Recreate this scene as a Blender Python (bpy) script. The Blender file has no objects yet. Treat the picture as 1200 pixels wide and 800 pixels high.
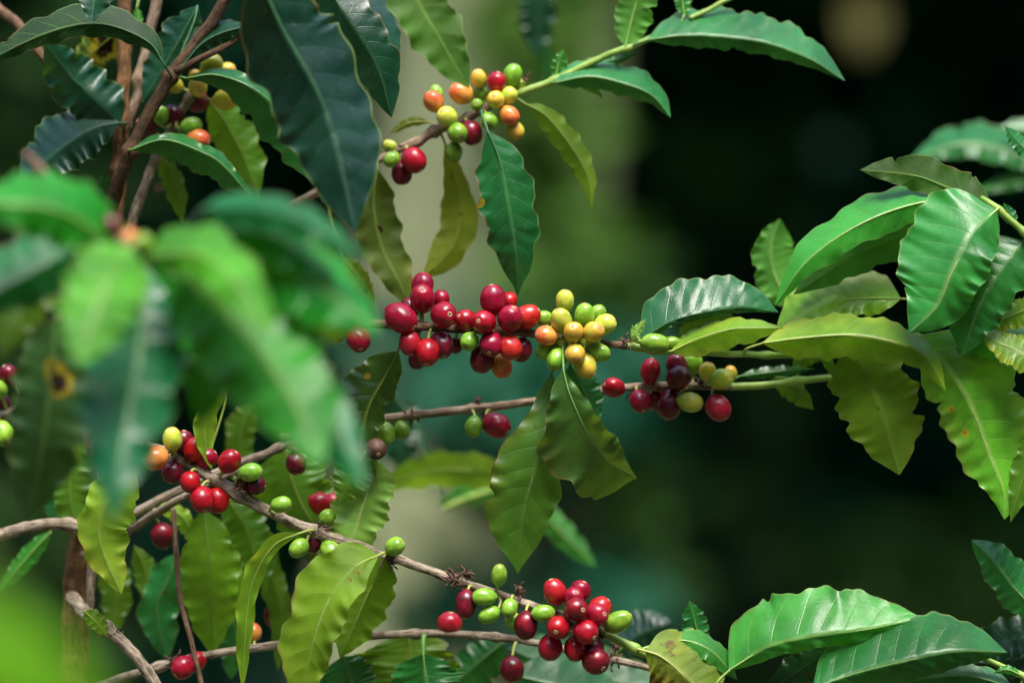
import bpy, math, random
from mathutils import Vector, Matrix, noise as mnoise

scene = bpy.context.scene
C = scene.collection
# ------------------------------------------------------------------ optics and picture geometry
FRAME_W = 0.48                      # width of the in-focus plane, metres
LENS = 135.0
DIST = FRAME_W * LENS / 36.0        # camera to focus plane
EYE = 1.30                          # camera height above the ground
S = FRAME_W / 1200.0                # metres per photo pixel in the focus plane

def P(px, py, d):
    """Photo position and depth behind the focus plane (mm) -> world point."""
    y = d * 0.001
    k = (DIST + y) / DIST * S
    return Vector(((px - 600.0) * k, y, EYE + (400.0 - py) * k))

ORIGIN = {}
def link(name, verts, faces, mat, parent=None, origin=None, uvs=None, smooth=True):
    """One mesh object whose origin stands at `origin` (world), parented without a parent inverse."""
    origin = Vector(origin) if origin is not None else Vector((0, 0, 0))
    me = bpy.data.meshes.new(name)
    me.from_pydata([tuple(Vector(v) - origin) for v in verts], [], faces)
    if uvs:
        lay = me.uv_layers.new(name='UVMap')
        for lp in me.loops:
            lay.data[lp.index].uv = uvs[lp.vertex_index]
    if smooth:
        me.polygons.foreach_set('use_smooth', [True] * len(me.polygons))
    me.materials.append(mat)
    o = bpy.data.objects.new(name, me)
    C.objects.link(o)
    if parent is not None:
        o.parent = parent
        o.location = origin - ORIGIN[parent.name]
    else:
        o.location = origin
    ORIGIN[o.name] = origin
    return o

def empty(name, loc, label, cat, group=None):
    o = bpy.data.objects.new(name, None)
    C.objects.link(o)
    o.location = loc
    o.empty_display_size = 0.02
    ORIGIN[o.name] = Vector(loc)
    o['label'] = label; o['category'] = cat
    if group: o['group'] = group
    return o

def catmull(pts, n):
    """Resample a polyline of equal-length tuples as a Catmull-Rom curve, n+1 samples, roughly even in length."""
    pts = [Vector(p) if len(p) <= 4 else p for p in pts]
    if len(pts) == 2:
        return [pts[0].lerp(pts[1], i / n) for i in range(n + 1)]
    ext = [pts[0] * 2 - pts[1]] + pts + [pts[-1] * 2 - pts[-2]]
    dense = []
    for k in range(len(pts) - 1):
        a, b, c, d = ext[k:k + 4]
        for i in range(24):
            t = i / 24.0
            dense.append(0.5 * ((2 * b) + (c - a) * t + (2 * a - 5 * b + 4 * c - d) * t * t + (3 * b - a - 3 * c + d) * t ** 3))
    dense.append(pts[-1])
    acc = [0.0]
    for i in range(1, len(dense)):
        acc.append(acc[-1] + (dense[i] - dense[i - 1]).length)
    out, j = [], 0
    for i in range(n + 1):
        g = acc[-1] * i / n
        while j < len(acc) - 2 and acc[j + 1] < g: j += 1
        f = (g - acc[j]) / max(1e-9, acc[j + 1] - acc[j])
        out.append(dense[j].lerp(dense[j + 1], min(1, max(0, f))))
    return out

def tube(cen, rad, seg=10, rough=0.0, seed=0, closed=True):
    """Verts, faces, uvs of a tube along world points with a radius per point."""
    vs, fs, uv = [], [], []
    up = Vector((0.13, -0.9, 0.4)).normalized()
    ln = 0.0
    for i, p in enumerate(cen):
        t = (cen[min(i + 1, len(cen) - 1)] - cen[max(i - 1, 0)]).normalized()
        a = (up - t * up.dot(t))
        if a.length < 1e-4: a = t.orthogonal()
        a.normalize(); up = a
        b = t.cross(a)
        if i: ln += (p - cen[i - 1]).length
        for k in range(seg):
            an = 2 * math.pi * k / seg
            r = rad[i]
            if rough:
                q = p * 260 + Vector((math.cos(an), math.sin(an), seed)) * 1.3
                r *= 1 + rough * mnoise.noise(q) + rough * 0.6 * mnoise.noise(p * 90 + Vector((seed, 0, 0)))
            vs.append(p + (a * math.cos(an) + b * math.sin(an)) * r)
            uv.append((ln * 100, k / seg if k <= seg / 2 else 1 - k / seg))
    n = len(cen)
    for i in range(n - 1):
        for k in range(seg):
            k2 = (k + 1) % seg
            fs.append((i * seg + k, i * seg + k2, (i + 1) * seg + k2, (i + 1) * seg + k))
    if closed:
        fs.append(tuple(range(seg - 1, -1, -1)))
        fs.append(tuple((n - 1) * seg + k for k in range(seg)))
    return vs, fs, uv

# ------------------------------------------------------------------ materials
def new_mat(name):
    m = bpy.data.materials.new(name)
    m.use_nodes = True
    nt = m.node_tree
    nt.nodes.clear()
    return m, nt, nt.nodes, nt.links

class NB:
    """Small helper for wiring shader nodes."""
    def __init__(s, nt): s.nt = nt; s.n = nt.nodes; s.l = nt.links
    def node(s, t, **kw):
        x = s.n.new(t)
        for k, v in kw.items(): setattr(x, k, v)
        return x
    def put(s, sock, v):
        if isinstance(v, bpy.types.NodeSocket): s.l.new(v, sock)
        elif v is not None: sock.default_value = v
    def math(s, op, a, b=0.0, c=0.0, clamp=False):
        x = s.node('ShaderNodeMath', operation=op, use_clamp=clamp)
        s.put(x.inputs[0], a); s.put(x.inputs[1], b); s.put(x.inputs[2], c)
        return x.outputs[0]
    def smooth(s, v, lo, hi):
        x = s.node('ShaderNodeMapRange', interpolation_type='SMOOTHSTEP')
        s.put(x.inputs[0], v); x.inputs[1].default_value = lo; x.inputs[2].default_value = hi
        return x.outputs[0]
    def mix(s, f, a, b):
        x = s.node('ShaderNodeMix', data_type='RGBA')
        s.put(x.inputs[0], f)
        for sock, v in ((x.inputs[6], a), (x.inputs[7], b)):
            if isinstance(v, tuple) and len(v) == 3: v = (*v, 1)
            s.put(sock, v)
        return x.outputs[2]
    def noise(s, vec, scale, detail=3, rough=0.55):
        x = s.node('ShaderNodeTexNoise')
        s.put(x.inputs['Vector'], vec)
        x.inputs['Scale'].default_value = scale; x.inputs['Detail'].default_value = detail; x.inputs['Roughness'].default_value = rough
        return x.outputs['Fac']

N_VEINS = 10.0
def leaf_mat(name, top, under, trans, rough=0.36, yellow=0.0, ycol=(0.33, 0.26, 0.025), tfac=0.38, vein=(0.20, 0.30, 0.06), vein_f=0.45, spots=(), spec=0.42, brown=0.0):
    """Two-sided coffee leaf: glossy upper face, paler matt lower face, light through the blade, pale veins and margin."""
    m, nt, nodes, links = new_mat(name)
    b = NB(nt)
    tc = b.node('ShaderNodeTexCoord'); uv = b.node('ShaderNodeSeparateXYZ'); links.new(tc.outputs['UV'], uv.inputs[0])
    geo = b.node('ShaderNodeNewGeometry'); info = b.node('ShaderNodeObjectInfo')
    u, v = uv.outputs[0], uv.outputs[1]
    x = b.math('ABSOLUTE', b.math('MULTIPLY_ADD', v, 2.0, -1.0))
    bend = b.math('MULTIPLY', b.math('POWER', x, 1.25), 0.105)
    q = b.math('MULTIPLY', b.math('SUBTRACT', u, bend), N_VEINS)
    tri = b.math('MULTIPLY', b.math('ABSOLUTE', b.math('SUBTRACT', b.math('FRACT', b.math('ADD', q, 20.0)), 0.5)), 2.0)
    veinm = b.math('MULTIPLY', b.smooth(tri, 0.90, 0.99), b.smooth(x, 1.0, 0.55))
    # finer net of veins
    vor = b.node('ShaderNodeTexVoronoi', feature='DISTANCE_TO_EDGE'); links.new(tc.outputs['Object'], vor.inputs['Vector']); vor.inputs['Scale'].default_value = 330
    netm = b.smooth(vor.outputs['Distance'], 0.10, 0.0)
    midm = b.smooth(x, 0.10, 0.03)
    edge = b.smooth(x, 0.955, 0.992)
    off = b.node('ShaderNodeVectorMath', operation='ADD'); links.new(tc.outputs['Object'], off.inputs[0])
    comb = b.node('ShaderNodeCombineXYZ'); b.put(comb.inputs[0], b.math('MULTIPLY', info.outputs['Random'], 7.0)); b.put(comb.inputs[1], b.math('MULTIPLY', info.outputs['Random'], 3.0))
    links.new(comb.outputs[0], off.inputs[1]); ov = off.outputs[0]
    n1 = b.noise(ov, 38, 4); n2 = b.noise(ov, 240, 3); n3 = b.noise(ov, 19, 2)
    lite = tuple(min(1, c * 1.4 + 0.003) for c in top); dark = tuple(c * 0.78 for c in top)
    tcol = b.mix(b.smooth(n1, 0.32, 0.68), dark, lite)
    tcol = b.mix(b.math('MULTIPLY', b.smooth(n2, 0.4, 0.75), 0.18), tcol, tuple(c * 0.5 for c in top))
    ucol = b.mix(b.smooth(n1, 0.3, 0.7), tuple(c * 0.78 for c in under), tuple(c * 1.25 for c in under))
    xcol = b.mix(b.smooth(n1, 0.3, 0.7), tuple(c * 0.7 for c in trans), tuple(min(1, c * 1.25) for c in trans))
    if yellow > 0:
        ym = b.math('MULTIPLY', b.smooth(b.math('ADD', b.math('MULTIPLY_ADD', tri, -0.07, n3), b.math('MULTIPLY_ADD', x, 0.22, 0.03)), 0.78 - 0.42 * yellow, 0.98 - 0.36 * yellow), min(1.0, yellow * 1.3))
        tcol = b.mix(ym, tcol, ycol); ucol = b.mix(ym, ucol, ycol); xcol = b.mix(ym, xcol, tuple(c * 1.3 for c in ycol))
    vf = b.math('MULTIPLY', b.math('MAXIMUM', b.math('MAXIMUM', b.math('MULTIPLY', veinm, b.math('MULTIPLY_ADD', n3, 0.9, 0.05)), midm), b.math('MULTIPLY', netm, 0.10)), vein_f)
    tcol = b.mix(vf, tcol, vein); ucol = b.mix(vf, ucol, tuple(c * 1.1 for c in vein))
    xcol = b.mix(b.math('MULTIPLY', vf, 0.8), xcol, tuple(c * 0.55 for c in vein))
    tcol = b.mix(b.math('MULTIPLY', edge, 0.45), tcol, (0.25, 0.33, 0.08)); ucol = b.mix(b.math('MULTIPLY', edge, 0.45), ucol, (0.30, 0.36, 0.12))
    # small specks: rust-coloured pits and pale scratches
    v2 = b.node('ShaderNodeTexVoronoi'); links.new(ov, v2.inputs['Vector']); v2.inputs['Scale'].default_value = 75
    sp = b.math('MULTIPLY', b.smooth(v2.outputs['Distance'], 0.13, 0.07), b.smooth(n3, 0.55 - brown * 0.3, 0.66 - brown * 0.3))
    sp = b.math('MULTIPLY', sp, 0.75)
    if brown > 0:
        sp = b.math('MAXIMUM', sp, b.math('MULTIPLY', b.smooth(b.math('MULTIPLY_ADD', n2, 0.25, n1), 0.80 - brown * 0.2, 0.86 - brown * 0.2), 0.8))
    tcol = b.mix(sp, tcol, (0.13, 0.06, 0.015)); ucol = b.mix(sp, ucol, (0.13, 0.06, 0.015)); xcol = b.mix(sp, xcol, (0.03, 0.01, 0.0))
    for (su, sv, r, asp, rim, *ck) in spots:
        ck = ck[0] if ck else 1.0
        du = b.math('SUBTRACT', u, su); dv = b.math('MULTIPLY', b.math('SUBTRACT', v, sv), asp)
        dist = b.math('SQRT', b.math('ADD', b.math('MULTIPLY', du, du), b.math('MULTIPLY', dv, dv)))
        dist = b.math('ADD', dist, b.math('MULTIPLY', b.math('SUBTRACT', b.noise(tc.outputs['Object'], 130, 4, 0.65), 0.5), r * 2.4))
        halo = b.math('MULTIPLY', b.smooth(dist, r * rim, r * (rim * 0.45 + 0.55)), 0.85); core = b.math('MULTIPLY', b.smooth(dist, r * 1.15, r * 0.8), ck)
        for nm in ('t', 'u', 'x'):
            pass
        tcol = b.mix(core, b.mix(halo, tcol, (0.42, 0.29, 0.015)), (0.022, 0.009, 0.004))
        ucol = b.mix(core, b.mix(halo, ucol, (0.42, 0.29, 0.015)), (0.022, 0.009, 0.004))
        xcol = b.mix(core, b.mix(halo, xcol, (0.42, 0.29, 0.015)), (0.006, 0.002, 0.001))
    # chafed brown margins here and there, dried water marks and dust on the upper face
    be = b.math('MULTIPLY', b.smooth(b.math('MULTIPLY_ADD', n2, 0.12, x), 0.985, 1.05), b.math('MULTIPLY', b.smooth(n3, 0.52, 0.62), 0.8))
    tcol = b.mix(be, tcol, (0.14, 0.075, 0.025)); ucol = b.mix(be, ucol, (0.16, 0.09, 0.03))
    n5 = b.noise(ov, 620, 2, 0.7); n6 = b.noise(ov, 75, 3)
    dust = b.math('MULTIPLY', b.math('ADD', b.math('MULTIPLY', b.smooth(n5, 0.60, 0.72), 0.20), 0.008), b.smooth(n6, 0.46, 0.66))
    tcol = b.mix(dust, tcol, (0.30, 0.32, 0.24))
    hs = b.node('ShaderNodeHueSaturation')
    b.put(hs.inputs['Hue'], b.math('MULTIPLY_ADD', info.outputs['Random'], 0.022, 0.489))
    b.put(hs.inputs['Value'], b.math('MULTIPLY_ADD', info.outputs['Random'], 0.36, 0.84))
    links.new(tcol, hs.inputs['Color']); tcol = hs.outputs[0]
    # relief
    h = b.math('ADD', b.math('MULTIPLY', veinm, -1.0), b.math('MULTIPLY', n2, 0.35))
    h = b.math('ADD', h, b.math('MULTIPLY', netm, -0.22))
    bump = b.node('ShaderNodeBump'); bump.inputs['Strength'].default_value = 0.26; bump.inputs['Distance'].default_value = 0.0005
    links.new(h, bump.inputs['Height'])
    pt = b.node('ShaderNodeBsdfPrincipled'); links.new(tcol, pt.inputs['Base Color'])
    b.put(pt.inputs['Roughness'], b.math('MULTIPLY_ADD', n2, 0.16, b.math('MULTIPLY_ADD', n1, 0.16, rough - 0.25))); pt.inputs['Specular IOR Level'].default_value = spec
    links.new(bump.outputs[0], pt.inputs['Normal'])
    pu = b.node('ShaderNodeBsdfPrincipled'); links.new(ucol, pu.inputs['Base Color'])
    pu.inputs['Roughness'].default_value = 0.55; pu.inputs['Specular IOR Level'].default_value = 0.2
    links.new(bump.outputs[0], pu.inputs['Normal'])
    two = b.node('ShaderNodeMixShader'); links.new(geo.outputs['Backfacing'], two.inputs[0]); links.new(pt.outputs[0], two.inputs[1]); links.new(pu.outputs[0], two.inputs[2])
    tr = b.node('ShaderNodeBsdfTranslucent'); links.new(xcol, tr.inputs['Color'])
    ms = b.node('ShaderNodeMixShader'); ms.inputs[0].default_value = tfac
    links.new(two.outputs[0], ms.inputs[1]); links.new(tr.outputs[0], ms.inputs[2])
    out = b.node('ShaderNodeOutputMaterial'); links.new(ms.outputs[0], out.inputs[0])
    return m

def bark_mat(name, a, c, fleck, rough=0.75, streak=1.0):
    m, nt, nodes, links = new_mat(name); b = NB(nt)
    tc = b.node('ShaderNodeTexCoord'); mp = b.node('ShaderNodeMapping'); links.new(tc.outputs['UV'], mp.inputs[0])
    mp.inputs['Scale'].default_value = (0.6, 4.6 * streak, 1)
    n1 = b.noise(mp.outputs[0], 1.6, 6, 0.65); n2 = b.noise(tc.outputs['Object'], 420, 4, 0.7); n3 = b.noise(tc.outputs['Object'], 45, 3)
    col = b.mix(b.smooth(n1, 0.40, 0.60), a, c)
    col = b.mix(b.math('MULTIPLY', b.smooth(n2, 0.52, 0.72), 0.55), col, fleck)
    col = b.mix(b.math('MULTIPLY', b.smooth(n3, 0.48, 0.7), 0.4), col, tuple(x * 0.5 for x in a))
    h = b.math('ADD', n1, b.math('MULTIPLY', n2, 0.5))
    bump = b.node('ShaderNodeBump'); bump.inputs['Strength'].default_value = 1.0; bump.inputs['Distance'].default_value = 0.0014; links.new(h, bump.inputs['Height'])
    p = b.node('ShaderNodeBsdfPrincipled'); links.new(col, p.inputs['Base Color']); p.inputs['Roughness'].default_value = rough; p.inputs['Specular IOR Level'].default_value = 0.3
    links.new(bump.outputs[0], p.inputs['Normal'])
    out = b.node('ShaderNodeOutputMaterial'); links.new(p.outputs[0], out.inputs[0])
    return m

def cherry_mat(name, c1, c2, edge0=0.42, edge1=0.62, rough=0.17, grad=0.0, c3=None):
    """Waxy coffee cherry skin: two tones in soft patches, ripening from one end when grad is set."""
    m, nt, nodes, links = new_mat(name); b = NB(nt)
    tc = b.node('ShaderNodeTexCoord'); info = b.node('ShaderNodeObjectInfo')
    off = b.node('ShaderNodeVectorMath', operation='ADD'); links.new(tc.outputs['Object'], off.inputs[0])
    comb = b.node('ShaderNodeCombineXYZ'); b.put(comb.inputs[0], b.math('MULTIPLY', info.outputs['Random'], 50.0)); links.new(comb.outputs[0], off.inputs[1])
    ov = off.outputs[0]
    n1 = b.noise(ov, 1.3, 3); n2 = b.noise(ov, 9.0, 4, 0.65); n4 = b.noise(ov, 32.0, 2)
    f = n1
    if grad:
        sp = b.node('ShaderNodeSeparateXYZ'); links.new(tc.outputs['Object'], sp.inputs[0])
        f = b.math('ADD', n1, b.math('MULTIPLY', sp.outputs[2], grad))
    col = b.mix(b.smooth(f, edge0, edge1), c1, c2)
    if c3: col = b.mix(b.math('MULTIPLY', b.smooth(n2, 0.55, 0.72), 0.5), col, c3)
    col = b.mix(b.math('MULTIPLY', b.smooth(n2, 0.45, 0.8), 0.25), col, tuple(x * 0.55 for x in c1))
    # pores and the odd scuff
    vo = b.node('ShaderNodeTexVoronoi'); links.new(ov, vo.inputs['Vector']); vo.inputs['Scale'].default_value = 7.5
    col = b.mix(b.math('MULTIPLY', b.smooth(vo.outputs['Distance'], 0.10, 0.04), 0.45), col, tuple(min(1, x * 1.4 + 0.05) for x in c2))
    hs = b.node('ShaderNodeHueSaturation'); b.put(hs.inputs['Value'], b.math('MULTIPLY_ADD', info.outputs['Random'], 0.45, 0.78)); links.new(col, hs.inputs['Color'])
    b.put(hs.inputs['Hue'], b.math('MULTIPLY_ADD', info.outputs['Random'], 0.016, 0.492))
    bump = b.node('ShaderNodeBump'); bump.inputs['Strength'].default_value = 0.10; bump.inputs['Distance'].default_value = 0.0004
    links.new(b.math('ADD', n2, b.math('MULTIPLY', n4, 0.3)), bump.inputs['Height'])
    p = b.node('ShaderNodeBsdfPrincipled'); links.new(hs.outputs[0], p.inputs['Base Color'])
    b.put(p.inputs['Roughness'], b.math('MULTIPLY_ADD', n2, 0.22, rough - 0.04)); p.inputs['Specular IOR Level'].default_value = 0.42
    p.inputs['Subsurface Weight'].default_value = 0.08; p.inputs['Subsurface Radius'].default_value = (0.003, 0.0015, 0.001); p.inputs['Subsurface Scale'].default_value = 0.6
    links.new(bump.outputs[0], p.inputs['Normal'])
    out = b.node('ShaderNodeOutputMaterial'); links.new(p.outputs[0], out.inputs[0])
    return m

def plain_mat(name, c1, c2, scale=300, rough=0.6, spec=0.35):
    m, nt, nodes, links = new_mat(name); b = NB(nt)
    tc = b.node('ShaderNodeTexCoord'); n = b.noise(tc.outputs['Object'], scale, 4)
    p = b.node('ShaderNodeBsdfPrincipled'); links.new(b.mix(b.smooth(n, 0.35, 0.65), c1, c2), p.inputs['Base Color'])
    p.inputs['Roughness'].default_value = rough; p.inputs['Specular IOR Level'].default_value = spec
    bump = b.node('ShaderNodeBump'); bump.inputs['Strength'].default_value = 0.3; bump.inputs['Distance'].default_value = 0.0004; links.new(n, bump.inputs['Height']); links.new(bump.outputs[0], p.inputs['Normal'])
    out = b.node('ShaderNodeOutputMaterial'); links.new(p.outputs[0], out.inputs[0])
    return m

def foliage_mat(name, a, c, trans, tfac=0.25, scale=3.0, rough=0.5):
    m, nt, nodes, links = new_mat(name); b = NB(nt)
    tc = b.node('ShaderNodeTexCoord'); n = b.noise(tc.outputs['Object'], scale, 3)
    col = b.mix(b.smooth(n, 0.35, 0.65), a, c)
    p = b.node('ShaderNodeBsdfPrincipled'); links.new(col, p.inputs['Base Color']); p.inputs['Roughness'].default_value = rough; p.inputs['Specular IOR Level'].default_value = 0.12
    t = b.node('ShaderNodeBsdfTranslucent'); t.inputs['Color'].default_value = (*trans, 1)
    ms = b.node('ShaderNodeMixShader'); ms.inputs[0].default_value = tfac; links.new(p.outputs[0], ms.inputs[1]); links.new(t.outputs[0], ms.inputs[2])
    out = b.node('ShaderNodeOutputMaterial'); links.new(ms.outputs[0], out.inputs[0])
    return m

ML = {
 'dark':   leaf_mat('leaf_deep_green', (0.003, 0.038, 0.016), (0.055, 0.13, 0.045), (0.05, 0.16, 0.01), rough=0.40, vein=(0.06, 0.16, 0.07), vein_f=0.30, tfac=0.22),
 'green':  leaf_mat('leaf_green', (0.012, 0.125, 0.024), (0.075, 0.18, 0.045), (0.10, 0.30, 0.02), rough=0.36, vein=(0.15, 0.29, 0.08), vein_f=0.42, tfac=0.34),
 'bright': leaf_mat('leaf_bright_green', (0.034, 0.23, 0.026), (0.09, 0.28, 0.04), (0.15, 0.48, 0.02), rough=0.38, vein=(0.26, 0.40, 0.10), vein_f=0.45, tfac=0.40),
 'lime':   leaf_mat('leaf_lime', (0.13, 0.29, 0.012), (0.20, 0.35, 0.025), (0.40, 0.62, 0.02), rough=0.42, yellow=0.45, ycol=(0.36, 0.37, 0.03), vein=(0.38, 0.44, 0.10), vein_f=0.5, tfac=0.46),
 'olive':  leaf_mat('leaf_olive', (0.055, 0.150, 0.009), (0.095, 0.19, 0.012), (0.28, 0.44, 0.010), rough=0.44, yellow=0.30, ycol=(0.16, 0.19, 0.014), vein=(0.20, 0.25, 0.04), vein_f=0.4, tfac=0.44),
 'yellow': leaf_mat('leaf_yellowing', (0.09, 0.16, 0.010), (0.13, 0.18, 0.010), (0.32, 0.38, 0.010), rough=0.5, yellow=0.5, ycol=(0.20, 0.20, 0.010), vein=(0.26, 0.25, 0.05), vein_f=0.4, tfac=0.46, brown=0.1),
 'pale':   leaf_mat('leaf_pale', (0.16, 0.31, 0.045), (0.24, 0.38, 0.08), (0.36, 0.52, 0.05), rough=0.45, yellow=0.2, vein=(0.36, 0.42, 0.14), vein_f=0.45, tfac=0.40),
 'worn':   leaf_mat('leaf_worn', (0.13, 0.22, 0.020), (0.18, 0.26, 0.04), (0.30, 0.38, 0.02), rough=0.45, yellow=0.6, ycol=(0.34, 0.30, 0.03), vein=(0.40, 0.42, 0.12), vein_f=0.5, tfac=0.40, brown=0.55),
}
M_MID = {k: plain_mat('midrib_' + k, a, c, 200, 0.5) for k, a, c in (
 ('dark', (0.025, 0.09, 0.035), (0.05, 0.13, 0.05)), ('green', (0.09, 0.22, 0.04), (0.13, 0.26, 0.06)), ('bright', (0.24, 0.40, 0.08), (0.30, 0.44, 0.12)),
 ('lime', (0.24, 0.33, 0.05), (0.32, 0.38, 0.08)), ('olive', (0.11, 0.18, 0.02), (0.16, 0.21, 0.03)), ('yellow', (0.22, 0.22, 0.03), (0.28, 0.24, 0.05)),
 ('pale', (0.33, 0.42, 0.12), (0.40, 0.46, 0.18)), ('worn', (0.40, 0.42, 0.10), (0.46, 0.45, 0.14)))}
BARK = {
 'brown': bark_mat('bark_brown', (0.075, 0.038, 0.018), (0.24, 0.14, 0.075), (0.30, 0.20, 0.12)),
 'grey':  bark_mat('bark_grey', (0.11, 0.078, 0.048), (0.36, 0.285, 0.20), (0.46, 0.39, 0.30)),
 'dark':  bark_mat('bark_dark', (0.034, 0.016, 0.006), (0.095, 0.050, 0.020), (0.13, 0.075, 0.035)),
 'trunk': bark_mat('bark_trunk', (0.085, 0.036, 0.012), (0.25, 0.125, 0.045), (0.34, 0.23, 0.13), streak=1.4),
 'green': plain_mat('green_shoot_skin', (0.15, 0.26, 0.035), (0.26, 0.36, 0.07), 120, 0.45),
 'tan':   bark_mat('bark_tan', (0.16, 0.10, 0.06), (0.36, 0.26, 0.18), (0.44, 0.35, 0.26)),
}
MC = {
 'red':    cherry_mat('cherry_red', (0.22, 0.003, 0.013), (0.34, 0.006, 0.017), 0.40, 0.62),
 'scarlet':cherry_mat('cherry_scarlet', (0.37, 0.012, 0.016), (0.28, 0.006, 0.016), 0.45, 0.62, c3=(0.52, 0.045, 0.028)),
 'dark':   cherry_mat('cherry_dark_red', (0.085, 0.004, 0.012), (0.19, 0.006, 0.016), 0.42, 0.66),
 'orange': cherry_mat('cherry_orange', (0.62, 0.24, 0.045), (0.60, 0.10, 0.035), 0.42, 0.66, grad=0.25, c3=(0.60, 0.33, 0.06)),
 'yellow': cherry_mat('cherry_yellow', (0.52, 0.46, 0.045), (0.62, 0.36, 0.045), 0.44, 0.66, grad=0.22),
 'lemon':  cherry_mat('cherry_yellow_green', (0.30, 0.40, 0.035), (0.50, 0.50, 0.06), 0.40, 0.66, grad=0.2),
 'green':  cherry_mat('cherry_green', (0.13, 0.28, 0.020), (0.24, 0.40, 0.035), 0.40, 0.64),
 'husk':   cherry_mat('cherry_dried', (0.035, 0.014, 0.008), (0.075, 0.030, 0.014), 0.4, 0.6, rough=0.5),
}
M_SCAR = plain_mat('tip_scar_skin', (0.30, 0.17, 0.09), (0.46, 0.31, 0.18), 900, 0.7)
M_SCARD = plain_mat('tip_scar_dark', (0.10, 0.045, 0.02), (0.24, 0.12, 0.06), 900, 0.7)
M_STALK = plain_mat('fruit_stalk_skin', (0.26, 0.32, 0.06), (0.36, 0.36, 0.10), 400, 0.55)
M_WITHER = plain_mat('withered_flower_skin', (0.045, 0.022, 0.014), (0.13, 0.07, 0.045), 500, 0.85)
M_BEAN = plain_mat('parchment_skin', (0.55, 0.36, 0.20), (0.66, 0.48, 0.30), 300, 0.5)

# ------------------------------------------------------------------ coffee branch parts
PROF = {
 'std':  [(0, 0.0), (.04, .18), (.10, .48), (.20, .80), (.32, .97), (.45, 1.0), (.58, .95), (.70, .81), (.80, .60), (.88, .36), (.94, .15), (.975, .07), (1, 0.012)],
 'full': [(0, 0.0), (.03, .22), (.08, .55), (.16, .85), (.30, 1.0), (.50, 1.0), (.68, .88), (.80, .66), (.90, .38), (.96, .16), (1, 0.012)],
 'slim': [(0, 0.0), (.08, .35), (.2, .68), (.38, .95), (.52, 1.0), (.66, .86), (.8, .55), (.9, .26), (.96, .1), (1, 0.012)],
 'late': [(0, 0.0), (.08, .22), (.2, .5), (.36, .8), (.52, .98), (.64, 1.0), (.76, .86), (.86, .55), (.93, .26), (.97, .1), (1, 0.012)],
}
def profile(kind, t):
    tb = PROF[kind]
    for k in range(len(tb) - 1):
        if tb[k][0] <= t <= tb[k + 1][0]:
            p0 = tb[max(k - 1, 0)]; p1, p2 = tb[k], tb[k + 1]; p3 = tb[min(k + 2, len(tb) - 1)]
            h = p2[0] - p1[0]; f = (t - p1[0]) / h
            m1 = (p2[1] - p0[1]) / max(1e-6, p2[0] - p0[0]) * h; m2 = (p3[1] - p1[1]) / max(1e-6, p3[0] - p1[0]) * h
            return max(0.0, (2 * f ** 3 - 3 * f * f + 1) * p1[1] + (f ** 3 - 2 * f * f + f) * m1 + (-2 * f ** 3 + 3 * f * f) * p2[1] + (f ** 3 - f * f) * m2)
    return 0.0

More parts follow.
